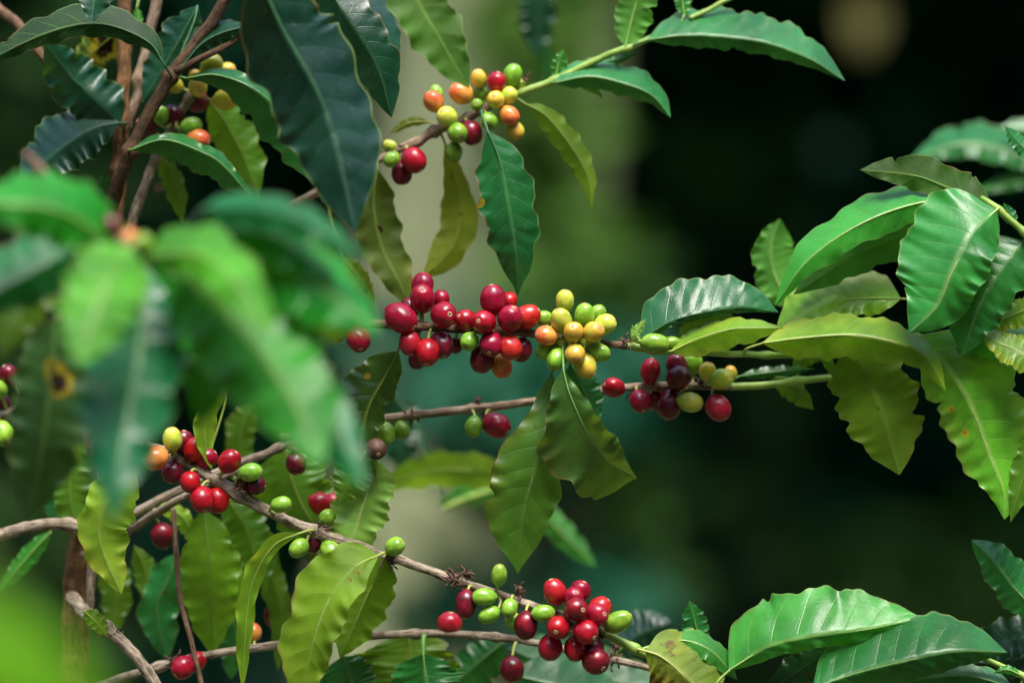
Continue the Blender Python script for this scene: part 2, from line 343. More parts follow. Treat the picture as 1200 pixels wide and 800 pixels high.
SEED = [1]
class Branch:
    """A coffee branch: an Empty at its base, stems, leaves and cherries as children."""
    def __init__(s, base, label, group=None, name='coffee_branch', d0=0.0, cat='branch'):
        d = base[2] if len(base) > 2 else d0
        s.d0 = d0; s.path = []
        s.root = empty(name, P(base[0], base[1], d), label, cat, group)
    def stem(s, pts, mat, name='stem', knots=(), rough=0.16, seg=12, path=True, label=None):
        """pts: (px, py, depth offset mm, radius px). knots: positions along (0..1) where the node swells."""
        q = [Vector((p[0], p[1], p[2] + s.d0, p[3])) for p in pts]
        ln = sum((Vector(q[i + 1][:2]) - Vector(q[i][:2])).length for i in range(len(q) - 1))
        n = max(10, int(ln / 3.0))
        sm = catmull4(q, n)
        rnd = random.Random(SEED[0]); SEED[0] += 1
        cen, rad = [], []
        for i, w in enumerate(sm):
            t = i / n
            r = w[3]
            for kn in knots:
                r *= 1 + 0.42 * math.exp(-((t - kn) * ln / 7.0) ** 2)
            jit = Vector((mnoise.noise(Vector((i * 0.11, rnd.random() * 0, SEED[0]))), mnoise.noise(Vector((SEED[0], i * 0.11, 3)))))
            cen.append(P(w[0] + jit[0] * min(2.2, 0.35 * r), w[1] + jit[1] * min(2.2, 0.35 * r), w[2])); rad.append(max(0.3, r) * S)
        vs, fs, uv = tube(cen, rad, seg, rough, SEED[0])
        o = link(name, vs, fs, BARK[mat], s.root, cen[0], uv)
        if label: o['label'] = label
        if path: s.path += list(zip(cen, rad))
        return o
    def nearest(s, p):
        return min(s.path, key=lambda c: (c[0] - p).length)
    def leaf(s, pts, wl, wr, tl=0, tr=0, mat='green', face=1, attach=None, curl=(0.0, 0.0), ruf=0.13, nr=4.5, prof='std', label=None, d=0.0, mid=0.75, lobes=0.09, name='leaf', bulge=0.028, m=None, matk=None):
        """pts run base to tip in the photo (px, py[, depth mm]); wl/wr are the half widths seen left and right of the midrib walking to
        the tip, tl/tr how far each half tips away from (+) or towards (-) the camera, degrees."""
        rnd = random.Random(SEED[0] * 7 + 3); SEED[0] += 1
        q = [Vector((p[0], p[1], (p[2] if len(p) > 2 else 0.0) + d + s.d0)) for p in pts]
        qp = [Vector((p[0], p[1], p[2] * 0.001 / S)) for p in q]
        NU, NV = 84, 9
        cl = catmull(qp, NU)
        ph = [rnd.uniform(0, 6.28), rnd.uniform(0, 6.28)]
        f2 = [rnd.uniform(0.75, 1.25), rnd.uniform(0.75, 1.25)]
        kv = 1.0 if m else rnd.uniform(0.78, 1.12)
        sd = rnd.uniform(0, 90)
        sph = [0.0, rnd.uniform(0.25, 0.6) / N_VEINS]
        bites = []
        for side in (0, 1):
            for _ in range(rnd.choice((0, 0, 1, 1, 2))):
                bites.append((side, rnd.uniform(.15, .85), rnd.uniform(.06, .22), rnd.uniform(.008, .022)))
        k1, k2 = rnd.uniform(-.10, .10), rnd.uniform(-.10, .10)
        wmax = max(abs(wl), abs(wr))
        zig = min(1.0, max(0.15, (wmax - 8) / 26.0)); bulge *= zig
        vs, uvs = [], []
        for i in range(NU + 1):
            t = i / NU
            c = cl[i]
            a = cl[max(0, i - 3)]; e = cl[min(NU, i + 3)]
            tx, ty = e[0] - a[0], e[1] - a[1]
            L = math.hypot(tx, ty)
            if L < 1e-3: tx, ty, L = 0, 1, 1
            tx /= L; ty /= L
            nx, ny = ty, -tx
            w = profile(prof, t)
            env = min(1, t * 5) * min(1, (1 - t) * 4)
            for j in range(-NV, NV + 1):
                side = 0 if j < 0 else 1
                v = abs(j) / NV
                W = (wl if side == 0 else wr)
                tn = math.tan(math.radians(tl if side == 0 else tr))
                sg = 1 if side == 0 else -1
                wob = math.sin(2 * math.pi * nr * f2[side] * t + ph[side]) + 0.5 * math.sin(2 * math.pi * nr * 2.3 * t + ph[1 - side] * 2)
                tq = t * kv + sph[side] + 0.020 * mnoise.noise(Vector((t * 7, side * 5 + sd, 0)))
                amp = 0.65 + 1.1 * mnoise.noise(Vector((t * 4.5, v * 1.2, sd + side * 9)))
                nib = 0.0
                for (bs, bt, bd, bw) in bites:
                    if bs == side: nib = max(nib, bd * math.exp(-((t - bt) / bw) ** 4))
                wob += 0.9 * mnoise.noise(Vector((t * 9 + sd, side * 4, 2)))
                ww = W * w * (1 + lobes * wob * env * v + 0.042 * zig * amp * math.sin(math.pi * (N_VEINS * (tq - 0.105) % 1.0)) ** 0.8 * env * v ** 3 - nib * max(0.0, v - 0.55) / 0.45)
                off = ww * v
                dep = abs(W) * w * (tn * v + curl[side] * v * v)
                dep += ruf * wmax * wob * v * v * env * (0.4 + 0.6 * w) + 0.05 * zig * amp * wmax * math.cos(2 * math.pi * N_VEINS * (tq - 0.105) + ph[side]) * v ** 4 * env + wmax * env * (k1 * math.sin(5.2 * t + sd) + k2 * math.sin(8.3 * t + 2 * sd) * (1 if side else -1) * v)
                qv = N_VEINS * (tq - 0.105 * v ** 1.25)
                fr = qv - math.floor(qv)
                bl = math.sin(math.pi * fr) ** 0.7 * bulge * amp * wmax * w * math.sin(math.pi * min(1, v * 1.02 + 0.02)) ** 0.6
                dep -= bl * face
                # slide the puckers a little in the picture too, so the margin scallops
                sl = 0.3 * bl * v
                vs.append(P(c[0] + nx * sg * off + tx * sl, c[1] + ny * sg * off + ty * sl, (c[2] + dep) * S * 1000))
                uvs.append((tq, 0.5 - 0.5 * v if side == 0 else 0.5 + 0.5 * v))
        R = 2 * NV + 1
        fs = []
        for i in range(NU):
            for j in range(R - 1):
                f = (i * R + j, i * R + j + 1, (i + 1) * R + j + 1, (i + 1) * R + j)
                fs.append(f if face > 0 else f[::-1])
        base = P(*q[0])
        matk = matk or mat
        o = link(name, vs, fs, m or ML[mat], s.root, base, uvs)
        if label: o['label'] = label
        # midrib: a slim ridge running the blade
        cen, rad = [], []
        for i in range(0, NU + 1, 2):
            t = i / NU
            cen.append(P(cl[i][0], cl[i][1], cl[i][2] * S * 1000 - 0.10 * face)); rad.append(mid * (1.15 * (1 - t) ** 1.3 + 0.16) * S)
        a, b_, c_ = tube(cen, rad, 6)
        link('midrib', a, b_, M_MID[matk], o, base)
        if attach is not None:
            at = attach; pm = max(mid, 0.8)
            if at == 'auto':
                ap = s.nearest(base)[0]
            else:
                ap = P(at[0], at[1], (at[2] if len(at) > 2 else 0.0) + s.d0)
            dirn = (P(cl[2][0], cl[2][1], cl[2][2] * S * 1000) - base).normalized()
            ln = (ap - base).length
            cps = [ap, ap.lerp(base - dirn * ln * 0.35, 0.55), base + dirn * 0.0008]
            cc = catmull(cps, 10)
            a, b_, c_ = tube(cc, [(2.4 - 0.8 * k / 10) * pm * S for k in range(11)], 8)
            link('petiole', a, b_, M_MID[matk], o, base)
        return o
    def cherry(s, px, py, r, col='red', d=-6.0, el=1.12, ax=None, cam=None, scar='auto', label=None, stalk=True, name='cherry'):
        """A cherry centred at the photo position; ax = picture direction its tip points to (dx, dy), cam = how far the tip turns to the camera."""
        rnd = random.Random(SEED[0] * 13 + 5); SEED[0] += 1
        c = P(px, py, s.d0 + d)
        ap, ar = s.nearest(c)
        axis = c - ap
        if axis.length < 0.002: axis = Vector((rnd.uniform(-1, 1), -1, rnd.uniform(-1, 1))) * 0.01
        axis.normalize()
        if ax is not None:
            axis = Vector((ax[0], 0, -ax[1])).normalized() if (ax[0] or ax[1]) else Vector((0, 0, 0))
            k = cam if cam is not None else 0.3
            axis = (axis * (1 - abs(k)) + Vector((0, -k, 0))).normalized()
        elif cam is not None:
            axis = (axis * (1 - abs(cam)) + Vector((0, -cam, 0))).normalized()
        axis = (axis + Vector((rnd.uniform(-.15, .15), rnd.uniform(-.15, .15), rnd.uniform(-.15, .15)))).normalized()
        rot = axis.to_track_quat('Z', 'Y').to_matrix().to_4x4() @ Matrix.Rotation(rnd.uniform(0, 6.28), 4, 'Z')
        k = r * S * (DIST + (s.d0 + d) * 0.001) / DIST
        fl = rnd.uniform(0.88, 1.0); el *= rnd.uniform(0.98, 1.08)
        mw = Matrix.Translation(c) @ rot @ Matrix.Diagonal((k, k * fl, k * el, 1))
        o = bpy.data.objects.new(name, berry_mesh(rnd.randrange(5), col))
        C.objects.link(o); o.parent = s.root
        o.matrix_local = Matrix.Translation(-ORIGIN[s.root.name]) @ mw
        lab = label or {'red': 'ripe red cherry', 'scarlet': 'glossy light red cherry', 'dark': 'overripe dark red cherry', 'orange': 'half-ripe orange cherry', 'yellow': 'yellow ripening cherry', 'lemon': 'yellow-green cherry', 'green': 'unripe green cherry', 'husk': 'dried blackish cherry'}[col]
        o['label'] = lab
        t = bpy.data.objects.new('tip_scar', scar_mesh(rnd.randrange(3), 'dark' if col in ('green',) and rnd.random() < .4 else 'light'))
        C.objects.link(t); t.parent = o
        if stalk:
            b0 = c - axis * k * el * 0.97
            # start on the twig's skin
            dv = (b0 - ap)
            st = ap + (dv.normalized() * ar * 0.6 if dv.length > 1e-5 else Vector((0, 0, 0)))
            L = (b0 - st).length
            if L < 0.03:
                cc = catmull([st, st.lerp(b0, 0.5) - axis * min(0.002, L * 0.2), b0 + axis * k * 0.12], 6)
                a, f, u = tube(cc, [1.9 * S] * 3 + [1.7 * S] * 3 + [2.3 * S], 7)
                inv = mw.inverted()
                me = bpy.data.meshes.new('fruit_stalk'); me.from_pydata([tuple(inv @ v) for v in a], [], f)
                me.polygons.foreach_set('use_smooth', [True] * len(me.polygons)); me.materials.append(M_STALK)
                so = bpy.data.objects.new('fruit_stalk', me); C.objects.link(so); so.parent = o
        return o
    def wither(s, px, py, r=8, n=14, d=0.0, label=None):
        """Dry flower remains bristling round a node: one tuft."""
        rnd = random.Random(SEED[0] * 5 + 1); SEED[0] += 1
        c = P(px, py, s.d0 + d); vs, fs = [], []
        for k in range(n):
            dirn = Vector((rnd.uniform(-1, 1), rnd.uniform(-1.0, 0.6), rnd.uniform(-1, 1))).normalized()
            L = r * S * rnd.uniform(0.35, 1.3); st = c + dirn * r * S * 0.25
            bendv = Vector((rnd.uniform(-1, 1), rnd.uniform(-1, 1), rnd.uniform(-1, 1))) * L * 0.3
            cc = catmull([st, st + dirn * L * 0.5 + bendv, st + dirn * L], 5)
            w = rnd.uniform(0.7, 1.3) * S * 1.3
            a, f, u = tube(cc, [w * 1.3, w, w * 0.75, w * 0.7, w * 0.9, w * 0.3], 5)
            o0 = len(vs); vs += a; fs += [tuple(i + o0 for i in q) for q in f]
        # the knobbly cushion they grow from
        for k in range(7):
            dirn = Vector((rnd.uniform(-1, 1), rnd.uniform(-1, 1), rnd.uniform(-1, 1))).normalized()
            q = c + dirn * r * S * 0.3; w = r * S * rnd.uniform(0.2, 0.36)
            a, f, u = tube([q - dirn * w, q - dirn * w * .4, q + dirn * w * 0.4, q + dirn * w], [w * .4, w, w * 0.9, w * .3], 6, 0.3, k)
            o0 = len(vs); vs += a; fs += [tuple(i + o0 for i in z) for z in f]
        return link('withered_flower', vs, fs, M_WITHER, s.root, c)

def catmull4(pts, n):
    """Catmull-Rom for (x, y, depth, radius) rows, even in picture length."""
    if len(pts) == 2: return [pts[0].lerp(pts[1], i / n) for i in range(n + 1)]
    return catmull(pts, n)

BERRY, SCAR = {}, {}
def berry_mesh(var, col):
    if (var, col) in BERRY: return BERRY[(var, col)]
    rnd = random.Random(var + 41)
    p1 = rnd.uniform(1.95, 2.25); sh = rnd.uniform(-0.06, 0.06)
    A, B = 26, 36
    vs, fs = [], []
    for i in range(A + 1):
        th = math.pi * i / A
        z = math.cos(th); r = abs(math.sin(th)) ** (2 / p1)
        z2 = z - 0.085 * math.exp(-((1 - z) / 0.035)) - 0.10 * math.exp(-((1 + z) / 0.05))
        for k in range(B):
            an = 2 * math.pi * k / B
            rr = r * (1 + sh * z + 0.045 * mnoise.noise(Vector((math.cos(an) * 1.5 + var * 9, math.sin(an) * 1.5, z * 1.5))) - 0.018 * (abs(math.cos(an)) ** 8) * r)
            vs.append((math.cos(an) * rr, math.sin(an) * rr, z2))
    for i in range(A):
        for k in range(B):
            k2 = (k + 1) % B
            fs.append((i * B + k, (i + 1) * B + k, (i + 1) * B + k2, i * B + k2))
    me = bpy.data.meshes.new('cherry'); me.from_pydata(vs, [], fs); me.update()
    me.polygons.foreach_set('use_smooth', [True] * len(me.polygons)); me.materials.append(MC[col])
    BERRY[(var, col)] = me
    return me

def scar_mesh(var, tone):
    if (var, tone) in SCAR: return SCAR[(var, tone)]
    rnd = random.Random(var + 7)
    k0 = rnd.uniform(0.85, 1.15)
    rows = [(0.0, 0.905), (0.06, 0.91), (0.09, 0.955), (0.135, 0.975), (0.18, 0.962), (0.222, 0.925), (0.23, 0.86)]
    B = 20; vs, fs = [], []
    for r, z in rows:
        for k in range(B):
            an = 2 * math.pi * k / B
            w = r * k0 * (1 + 0.10 * mnoise.noise(Vector((math.cos(an) * 2, math.sin(an) * 2, var * 5))))
            vs.append((math.cos(an) * w, math.sin(an) * w, z + 0.006 * math.sin(an * 5 + var)))
    for i in range(len(rows) - 1):
        for k in range(B):
            k2 = (k + 1) % B
            fs.append((i * B + k, (i + 1) * B + k, (i + 1) * B + k2, i * B + k2))
    me = bpy.data.meshes.new('tip_scar'); me.from_pydata(vs, [], fs); me.update()
    me.polygons.foreach_set('use_smooth', [True] * len(me.polygons)); me.materials.append(M_SCAR if tone == 'light' else M_SCARD)
    SCAR[(var, tone)] = me
    return me
# ================================================================== THE PLANT
G_BR = 'coffee branches crossing the thicket'

# ---- trunks and bare stems on the left
b = Branch((95, 830), 'thick brown upright main stem of the coffee bush, behind the blurred leaves', None, 'coffee_bush', 50, 'stem')
b.stem([(84, 860, 6, 17), (90, 700, 4, 17), (100, 600, 0, 16), (112, 500, 0, 14), (128, 330, 2, 11), (139, 210, 0, 9.5), (145, 90, 0, 8.5), (147, -60, 0, 8.5)], 'trunk', knots=(0.52, 0.72), rough=0.10, seg=16)
b.stem([(104, 720, -8, 5), (110, 640, -12, 6), (122, 540, -8, 6), (133, 470, 4, 5)], 'grey', name='side_stem', rough=0.12)
b.leaf([(150, 25), (120, 52), (84, 78)], 22, 22, 30, -10, 'olive', attach='auto', d=6, m=leaf_mat('leaf_blotched', (0.05, 0.10, 0.012), (0.10, 0.12, 0.02), (0.20, 0.24, 0.02), yellow=0.4, spots=((0.47, 0.5, 0.17, 0.42, 1.5),)), label='leaf with a large brown blotch ringed yellow')
b.leaf([(141, 147), (118, 122), (88, 94), (52, 50, -6)], 32, 30, 25, 15, 'dark', attach='auto', d=-12, ruf=0.16, bulge=.015, prof='full')
b.leaf([(141, 144), (112, 150), (82, 166), (52, 190), (20, 220)], 30, 36, -10, 45, 'dark', attach='auto', d=-14, ruf=0.12, bulge=.012)
b.leaf([(140, 205), (122, 212), (100, 222)], 7, 7, 10, 10, 'green', d=6, attach='auto', mid=.6)
b.leaf([(92, 508), (82, 545), (84, 590), (95, 632)], 28, 22, 20, 10, 'olive', attach='auto', d=-14, label=None)

b = Branch((160, 118), 'slim upright stem forking off right beside the brown main stem', None, 'coffee_bush', 52, 'stem')
b.stem([(147, 150, 0, 7), (158, 122, 0, 7), (164, 90, 0, 6.5), (174, 48, 0, 6.5), (192, -40, 0, 6.5)], 'tan', knots=(0.3,), rough=0.1)

b = Branch((150, 210), 'dark near-black front stem slanting up to the right in the top corner', None, 'coffee_branch', 22, 'branch')
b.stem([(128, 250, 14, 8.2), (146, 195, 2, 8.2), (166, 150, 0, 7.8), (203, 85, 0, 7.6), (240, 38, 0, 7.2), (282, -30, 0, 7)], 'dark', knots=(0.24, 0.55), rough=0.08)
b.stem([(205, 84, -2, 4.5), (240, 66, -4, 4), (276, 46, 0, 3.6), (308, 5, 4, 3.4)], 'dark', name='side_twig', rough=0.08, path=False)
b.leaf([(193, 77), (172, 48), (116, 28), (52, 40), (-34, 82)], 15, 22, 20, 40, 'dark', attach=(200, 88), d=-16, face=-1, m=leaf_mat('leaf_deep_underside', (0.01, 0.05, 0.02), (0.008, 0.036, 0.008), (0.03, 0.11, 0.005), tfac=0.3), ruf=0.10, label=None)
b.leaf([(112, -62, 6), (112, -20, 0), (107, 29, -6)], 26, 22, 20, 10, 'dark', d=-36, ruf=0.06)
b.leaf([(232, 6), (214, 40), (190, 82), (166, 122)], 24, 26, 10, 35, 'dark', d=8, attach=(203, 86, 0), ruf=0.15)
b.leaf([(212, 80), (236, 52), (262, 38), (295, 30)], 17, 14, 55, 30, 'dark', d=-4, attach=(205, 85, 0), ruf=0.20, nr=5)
b.leaf([(216, 92), (254, 88), (300, 106), (338, 142), (364, 185), (378, 226)], 18, 34, 52, 35, 'green', d=-3, prof='late', attach=(207, 85, 0), ruf=0.12)
b.leaf([(152, 176), (192, 164), (236, 178), (264, 196), (304, 244)], 10, 24, 50, 35, 'green', d=-6, attach='auto', ruf=0.14, nr=5)
b.leaf([(244, 116), (262, 140), (284, 180), (303, 236)], 25, 26, 10, 30, 'olive', d=34, ruf=0.10)
b.leaf([(186, 178), (198, 200), (208, 228), (214, 262)], 12, 13, 20, 20, 'olive', d=34, ruf=0.10)
b.leaf([(160, 8), (162, 24), (156, 42)], 5, 6, 10, 10, 'bright', d=28, mid=.6, attach=(170, -10, 30))

b = Branch((150, 270), 'thin grey-brown twig with yellow, orange and dark cherries in the top corner', None, 'coffee_branch', 48, 'branch')
b.stem([(148, 285, 0, 6.5), (160, 245, 0, 6.5), (180, 192, 0, 5.5), (198, 155, 0, 5), (214, 128, 0, 5), (230, 102, 0, 5), (246, 70, 6, 4.5)], 'grey', knots=(0.45, 0.78), rough=0.16)
b.wither(183, 220, 9, 16)
for px, py, r, col, d, ax, cam in ((171, 149, 12, 'dark', 4, None, .2), (188, 135, 10, 'green', -6, (0.3, -1), .2), (203, 135, 12, 'dark', 8, None, 0), (231, 119, 14, 'dark', 12, None, .2),
      (224, 148, 12, 'green', -6, (1, -.2), .3), (233, 163, 13, 'orange', -7, (1, .2), .35), (264, 117, 13.5, 'yellow', -4, (1, 0), .2), (232, 102, 12, 'yellow', -10, (.3, .3), .6),
      (229, 90, 9, 'yellow', -3, None, .2), (248, 76, 12.5, 'lemon', -3, (1, -.4), .2), (266, 83, 10, 'yellow', 3, (1, -.2), .2), (204, 100, 10, 'yellow', 6, None, .2), (244, 62, 9, 'green', 9, None, .0)):
    b.cherry(px, py, r, col, d - 8, 1.12, ax, cam)

b = Branch((-5, 8), 'bare brown branch slanting down from the top left corner behind the leaves', None, 'coffee_branch', 62, 'branch')
b.stem([(-30, -18, 0, 6.5), (20, 30, 0, 6.5), (52, 68, 0, 6), (84, 98, 0, 5.5), (120, 130, -4, 5)], 'brown', rough=0.1)

b = Branch((-10, 485), 'short pale branch with dark cherries at the left edge, partly behind leaves', None, 'coffee_branch', 45, 'branch')
b.stem([(-30, 492, 0, 7), (18, 482, 0, 7), (60, 464, 0, 6), (118, 436, 0, 5.5)], 'grey', knots=(0.45,), rough=0.14)
for px, py, r, col, d in ((11, 439, 12, 'dark', -6), (-2, 456, 11, 'green', -8), (4, 471, 9, 'dark', 2), (3, 508, 14, 'green', -8), (-10, 440, 11, 'red', 0)):
    b.cherry(px, py, r, col, d)

# ---- A: the centre branch
b = Branch((400, 378), 'centre branch carrying crowded red cherries, then yellow-green ones, and lime leaves at its tip', G_BR, d0=0)
b.stem([(350, 372, 4, 5), (415, 379, 0, 5.5), (470, 381, 0, 5), (530, 385, 0, 5), (600, 388, 0, 5), (660, 396, 0, 4.6), (735, 405, 0, 4.6)], 'brown', knots=(0.17, 0.36, 0.58, 0.78), rough=0.14)
b.stem([(731, 404, 0, 4.8), (765, 409, 0, 5), (830, 413, 0, 4.2), (900, 416, 0, 3.6), (962, 417, 4, 3.2), (1010, 416, 12, 3)], 'green', name='green_shoot', knots=(0.13, 0.6), rough=0.04)
A = b
b.wither(413, 366, 10, 16); b.wither(488, 392, 8, 12); b.wither(735, 402, 9, 16)
for row in ((395, 368, 10.5, 'green', -6, (.2, -1), .3), (397, 391, 9.5, 'green', 2, None, .2), (420, 397, 15, 'red', -6, (.2, 1), .45),
      (495, 334, 14, 'red', 8, (0, -1), -.2), (470, 373, 18, 'red', -9, (1, .6), .15), (495, 350, 16.5, 'red', -2, (0, -1), .55), (517, 350, 10, 'red', 8, None, .2),
      (520, 369, 16, 'red', -9, (.7, -.1), .6), (480, 361, 13, 'dark', 6, None, 0), (480, 402, 13, 'scarlet', -8, (.2, 1), .2), (501, 413, 14.5, 'red', -10, (0, 1), .3), (489, 421, 11, 'dark', 3, None, .2),
      (517, 404, 15.5, 'dark', -4, (.4, 1), .4), (546, 375, 12.5, 'red', -3, (-.3, -.2), .5), (567, 377, 14.5, 'red', -12, (-.5, -.1), .7), (578, 351, 15.5, 'red', -4, (0, -1), .2),
      (597, 352, 10, 'red', 8, None, 0), (598, 373, 15, 'red', -11, (.2, -.6), .4), (618, 371, 15, 'scarlet', -3, (.6, -.4), .1), (576, 403, 14.5, 'red', -10, (-.2, .7), .55), (598, 407, 14.5, 'scarlet', -9, (.3, 1), .3),
      (565, 421, 15, 'dark', -2, (-.2, 1), .2), (588, 429, 12.5, 'orange', 2, (0, 1), .1), (550, 400, 11, 'green', -9, (-.2, .5), .6), (536, 379, 10, 'red', 5, None, .2), (611, 410, 13, 'dark', 4, None, .2),
      (534, 405, 9, 'dark', 7, None, 0)):
    b.cherry(*row[:5], ax=row[5], cam=row[6])
for row in ((662, 353, 11.5, 'lemon', -3, (-.1, -1), .15, 1.28), (638, 373, 9.5, 'green', 3, (-1, -.2), .2, 1.1), (658, 376, 13, 'lemon', -10, (-.2, -.8), .3, 1.2), (640, 393, 12.8, 'orange', -10, (-.8, -.3), .3, 1.1),
      (685, 369, 12.5, 'green', -6, (.2, -1), .2, 1.1), (700, 367, 10, 'green', 4, (1, -.7), 0, 1.1), (709, 380, 12.5, 'lemon', -6, (1, -.3), .3, 1.08), (672, 389, 12.5, 'yellow', -14, (0, -.4), .65, 1.1),
      (696, 389, 13, 'yellow', -13, (.3, -.1), .55, 1.1), (674, 415, 12.2, 'yellow', -14, (0, .4), .6, 1.06), (652, 421, 12.5, 'green', -9, (-.3, 1), .3, 1.15), (687, 429, 12.5, 'yellow', -9, (.2, 1), .15, 1.18),
      (641, 411, 11, 'green', -4, (-1, .5), .2, 1.2), (702, 413, 11.5, 'green', -7, (1, .3), .2, 1.25), (693, 403, 10, 'lemon', -3, (.7, .2), .2, 1.2), (660, 401, 9.5, 'lemon', -4, None, .4, 1.1),
      (768, 402, 11.5, 'green', -7, (1, .0), .05, 1.5), (787, 402, 9, 'green', -2, (1, 0), 0, 1.3)):
    b.cherry(*row[:5], el=row[7], ax=row[5], cam=row[6])
# leaves of the centre branch
b.leaf([(752, 397, -4), (790, 375, -6), (836, 364, -4), (875, 361, 2), (912, 366, 8)], 40, 7, 40, 40, 'dark', m=leaf_mat('leaf_ribbed_green', (0.008, 0.085, 0.022), (0.07, 0.17, 0.04), (0.08, 0.26, 0.02), rough=0.36, vein=(0.07, 0.2, 0.06), vein_f=0.3, tfac=0.28), attach=(757, 408, 0), ruf=0.08, nr=4, prof='full', lobes=0.05, bulge=0.06, label='dark leaf with a pale sheen between its veins')
b.leaf([(750, 400), (746, 390), (757, 374)], 6, 5, 20, 10, 'pale', d=-8, mid=.6, attach=(757, 408, -3)); b.leaf([(751, 403), (744, 396), (741, 380)], 4, 5, 20, 10, 'lime', d=-4, mid=.6)
b.leaf([(797, 409), (812, 388), (838, 376), (872, 378)], 13, 15, 40, -20, 'olive', attach=(775, 410), d=2, prof='full')
b.leaf([(786, 412), (820, 396), (862, 385), (918, 384)], 13, 21, 55, 15, 'lime', attach=(768, 410, -2), d=-7, ruf=0.06, prof='full')
b.leaf([(893, 402), (940, 396), (1000, 393), (1058, 404), (1086, 420), (1108, 458)], 24, 26, 52, 30, 'lime', attach=(872, 414, 0), d=-14, ruf=0.13, nr=6, prof='full', bulge=0.05, label='broad lime-yellow leaf with a frilled margin')
b.leaf([(1056, 350), (1010, 350), (960, 358), (908, 392)], 20, 36, -25, 45, 'lime', d=12, ruf=0.08, prof='full', bulge=0.05, attach=(1075, 352, 10))
b.leaf([(994, 402), (1012, 434), (1036, 490), (1054, 556)], 45, 44, 20, 25, 'olive', d=2, face=-1, ruf=0.08, prof='full', attach=(985, 416, 6))
b.leaf([(1080, 392), (1104, 422), (1134, 468), (1160, 534), (1176, 575), (1177, 608)], 60, 38, 35, 15, 'bright', d=-6, ruf=0.10, nr=5, prof='full', attach=(1060, 396, 10), bulge=0.05, m=leaf_mat('leaf_fresh_pitted', (0.085, 0.27, 0.012), (0.15, 0.32, 0.03), (0.28, 0.55, 0.02), rough=0.36, yellow=0.35, ycol=(0.26, 0.34, 0.03), vein=(0.36, 0.45, 0.12), tfac=0.42, spots=((.42, .80, .009, .30, 2.2, .4), (.56, .74, .010, .30, 2.2, .4))), label='fresh green leaf with two brown pits')
b.leaf([(962, 414), (975, 432), (984, 448)], 6, 6, 20, 20, 'olive', d=4, mid=.6)
# leaves hanging under the centre branch
b.leaf([(647, 436, -2), (642, 490, -6), (628, 545, -10), (613, 606, -8), (607, 672, -2)], 34, 47, 22, 12, 'green', attach=(655, 398, -2), ruf=0.08, nr=3.0, lobes=0.06, d=6, prof='late', m=leaf_mat('leaf_mid_olive', (0.045, 0.155, 0.012), (0.08, 0.18, 0.02), (0.20, 0.40, 0.010), rough=0.42, yellow=0.3, ycol=(0.16, 0.20, 0.02), vein=(0.15, 0.24, 0.05), tfac=0.36), matk='green', label='long hanging leaf with a pointed drip tip')
b.leaf([(660, 432, -4), (668, 462, -8), (688, 506, -10), (712, 540, -8), (746, 560, 2)], 24, 58, -45, 30, 'green', attach=(664, 398, -4), ruf=0.17, nr=2.6, prof='late', d=-14, lobes=0.10, label='folded hanging leaf with a torn-looking curled margin', m=leaf_mat('leaf_dull_green', (0.035, 0.10, 0.014), (0.07, 0.12, 0.018), (0.12, 0.21, 0.012), rough=0.42, yellow=0.35, ycol=(0.10, 0.12, 0.015), vein=(0.12, 0.2, 0.04), tfac=0.34), matk='green')
b.leaf([(668, 424), (682, 452), (700, 498)], 19, 14, 20, 20, 'green', d=8, prof='full', attach=(668, 399))
b.leaf([(467, 411), (452, 440), (432, 478), (424, 520), (430, 580)], 20, 36, 20, 20, 'olive', attach=(470, 384, 0), d=4, prof='full', ruf=0.1, m=leaf_mat('leaf_dark_olive', (0.030, 0.085, 0.010), (0.05, 0.095, 0.012), (0.13, 0.22, 0.012), yellow=0.3, ycol=(0.12, 0.14, 0.01), vein=(0.25, 0.32, 0.05), spots=((0.3, 0.75, 0.016, 0.4, 1.8, .3),), tfac=0.4), matk='olive', label='dark olive leaf with a small ringed spot')
b.leaf([(428, 530), (414, 558), (398, 588)], 22, 24, 20, 10, 'olive', d=-8, prof='full', attach=(440, 520, 12))

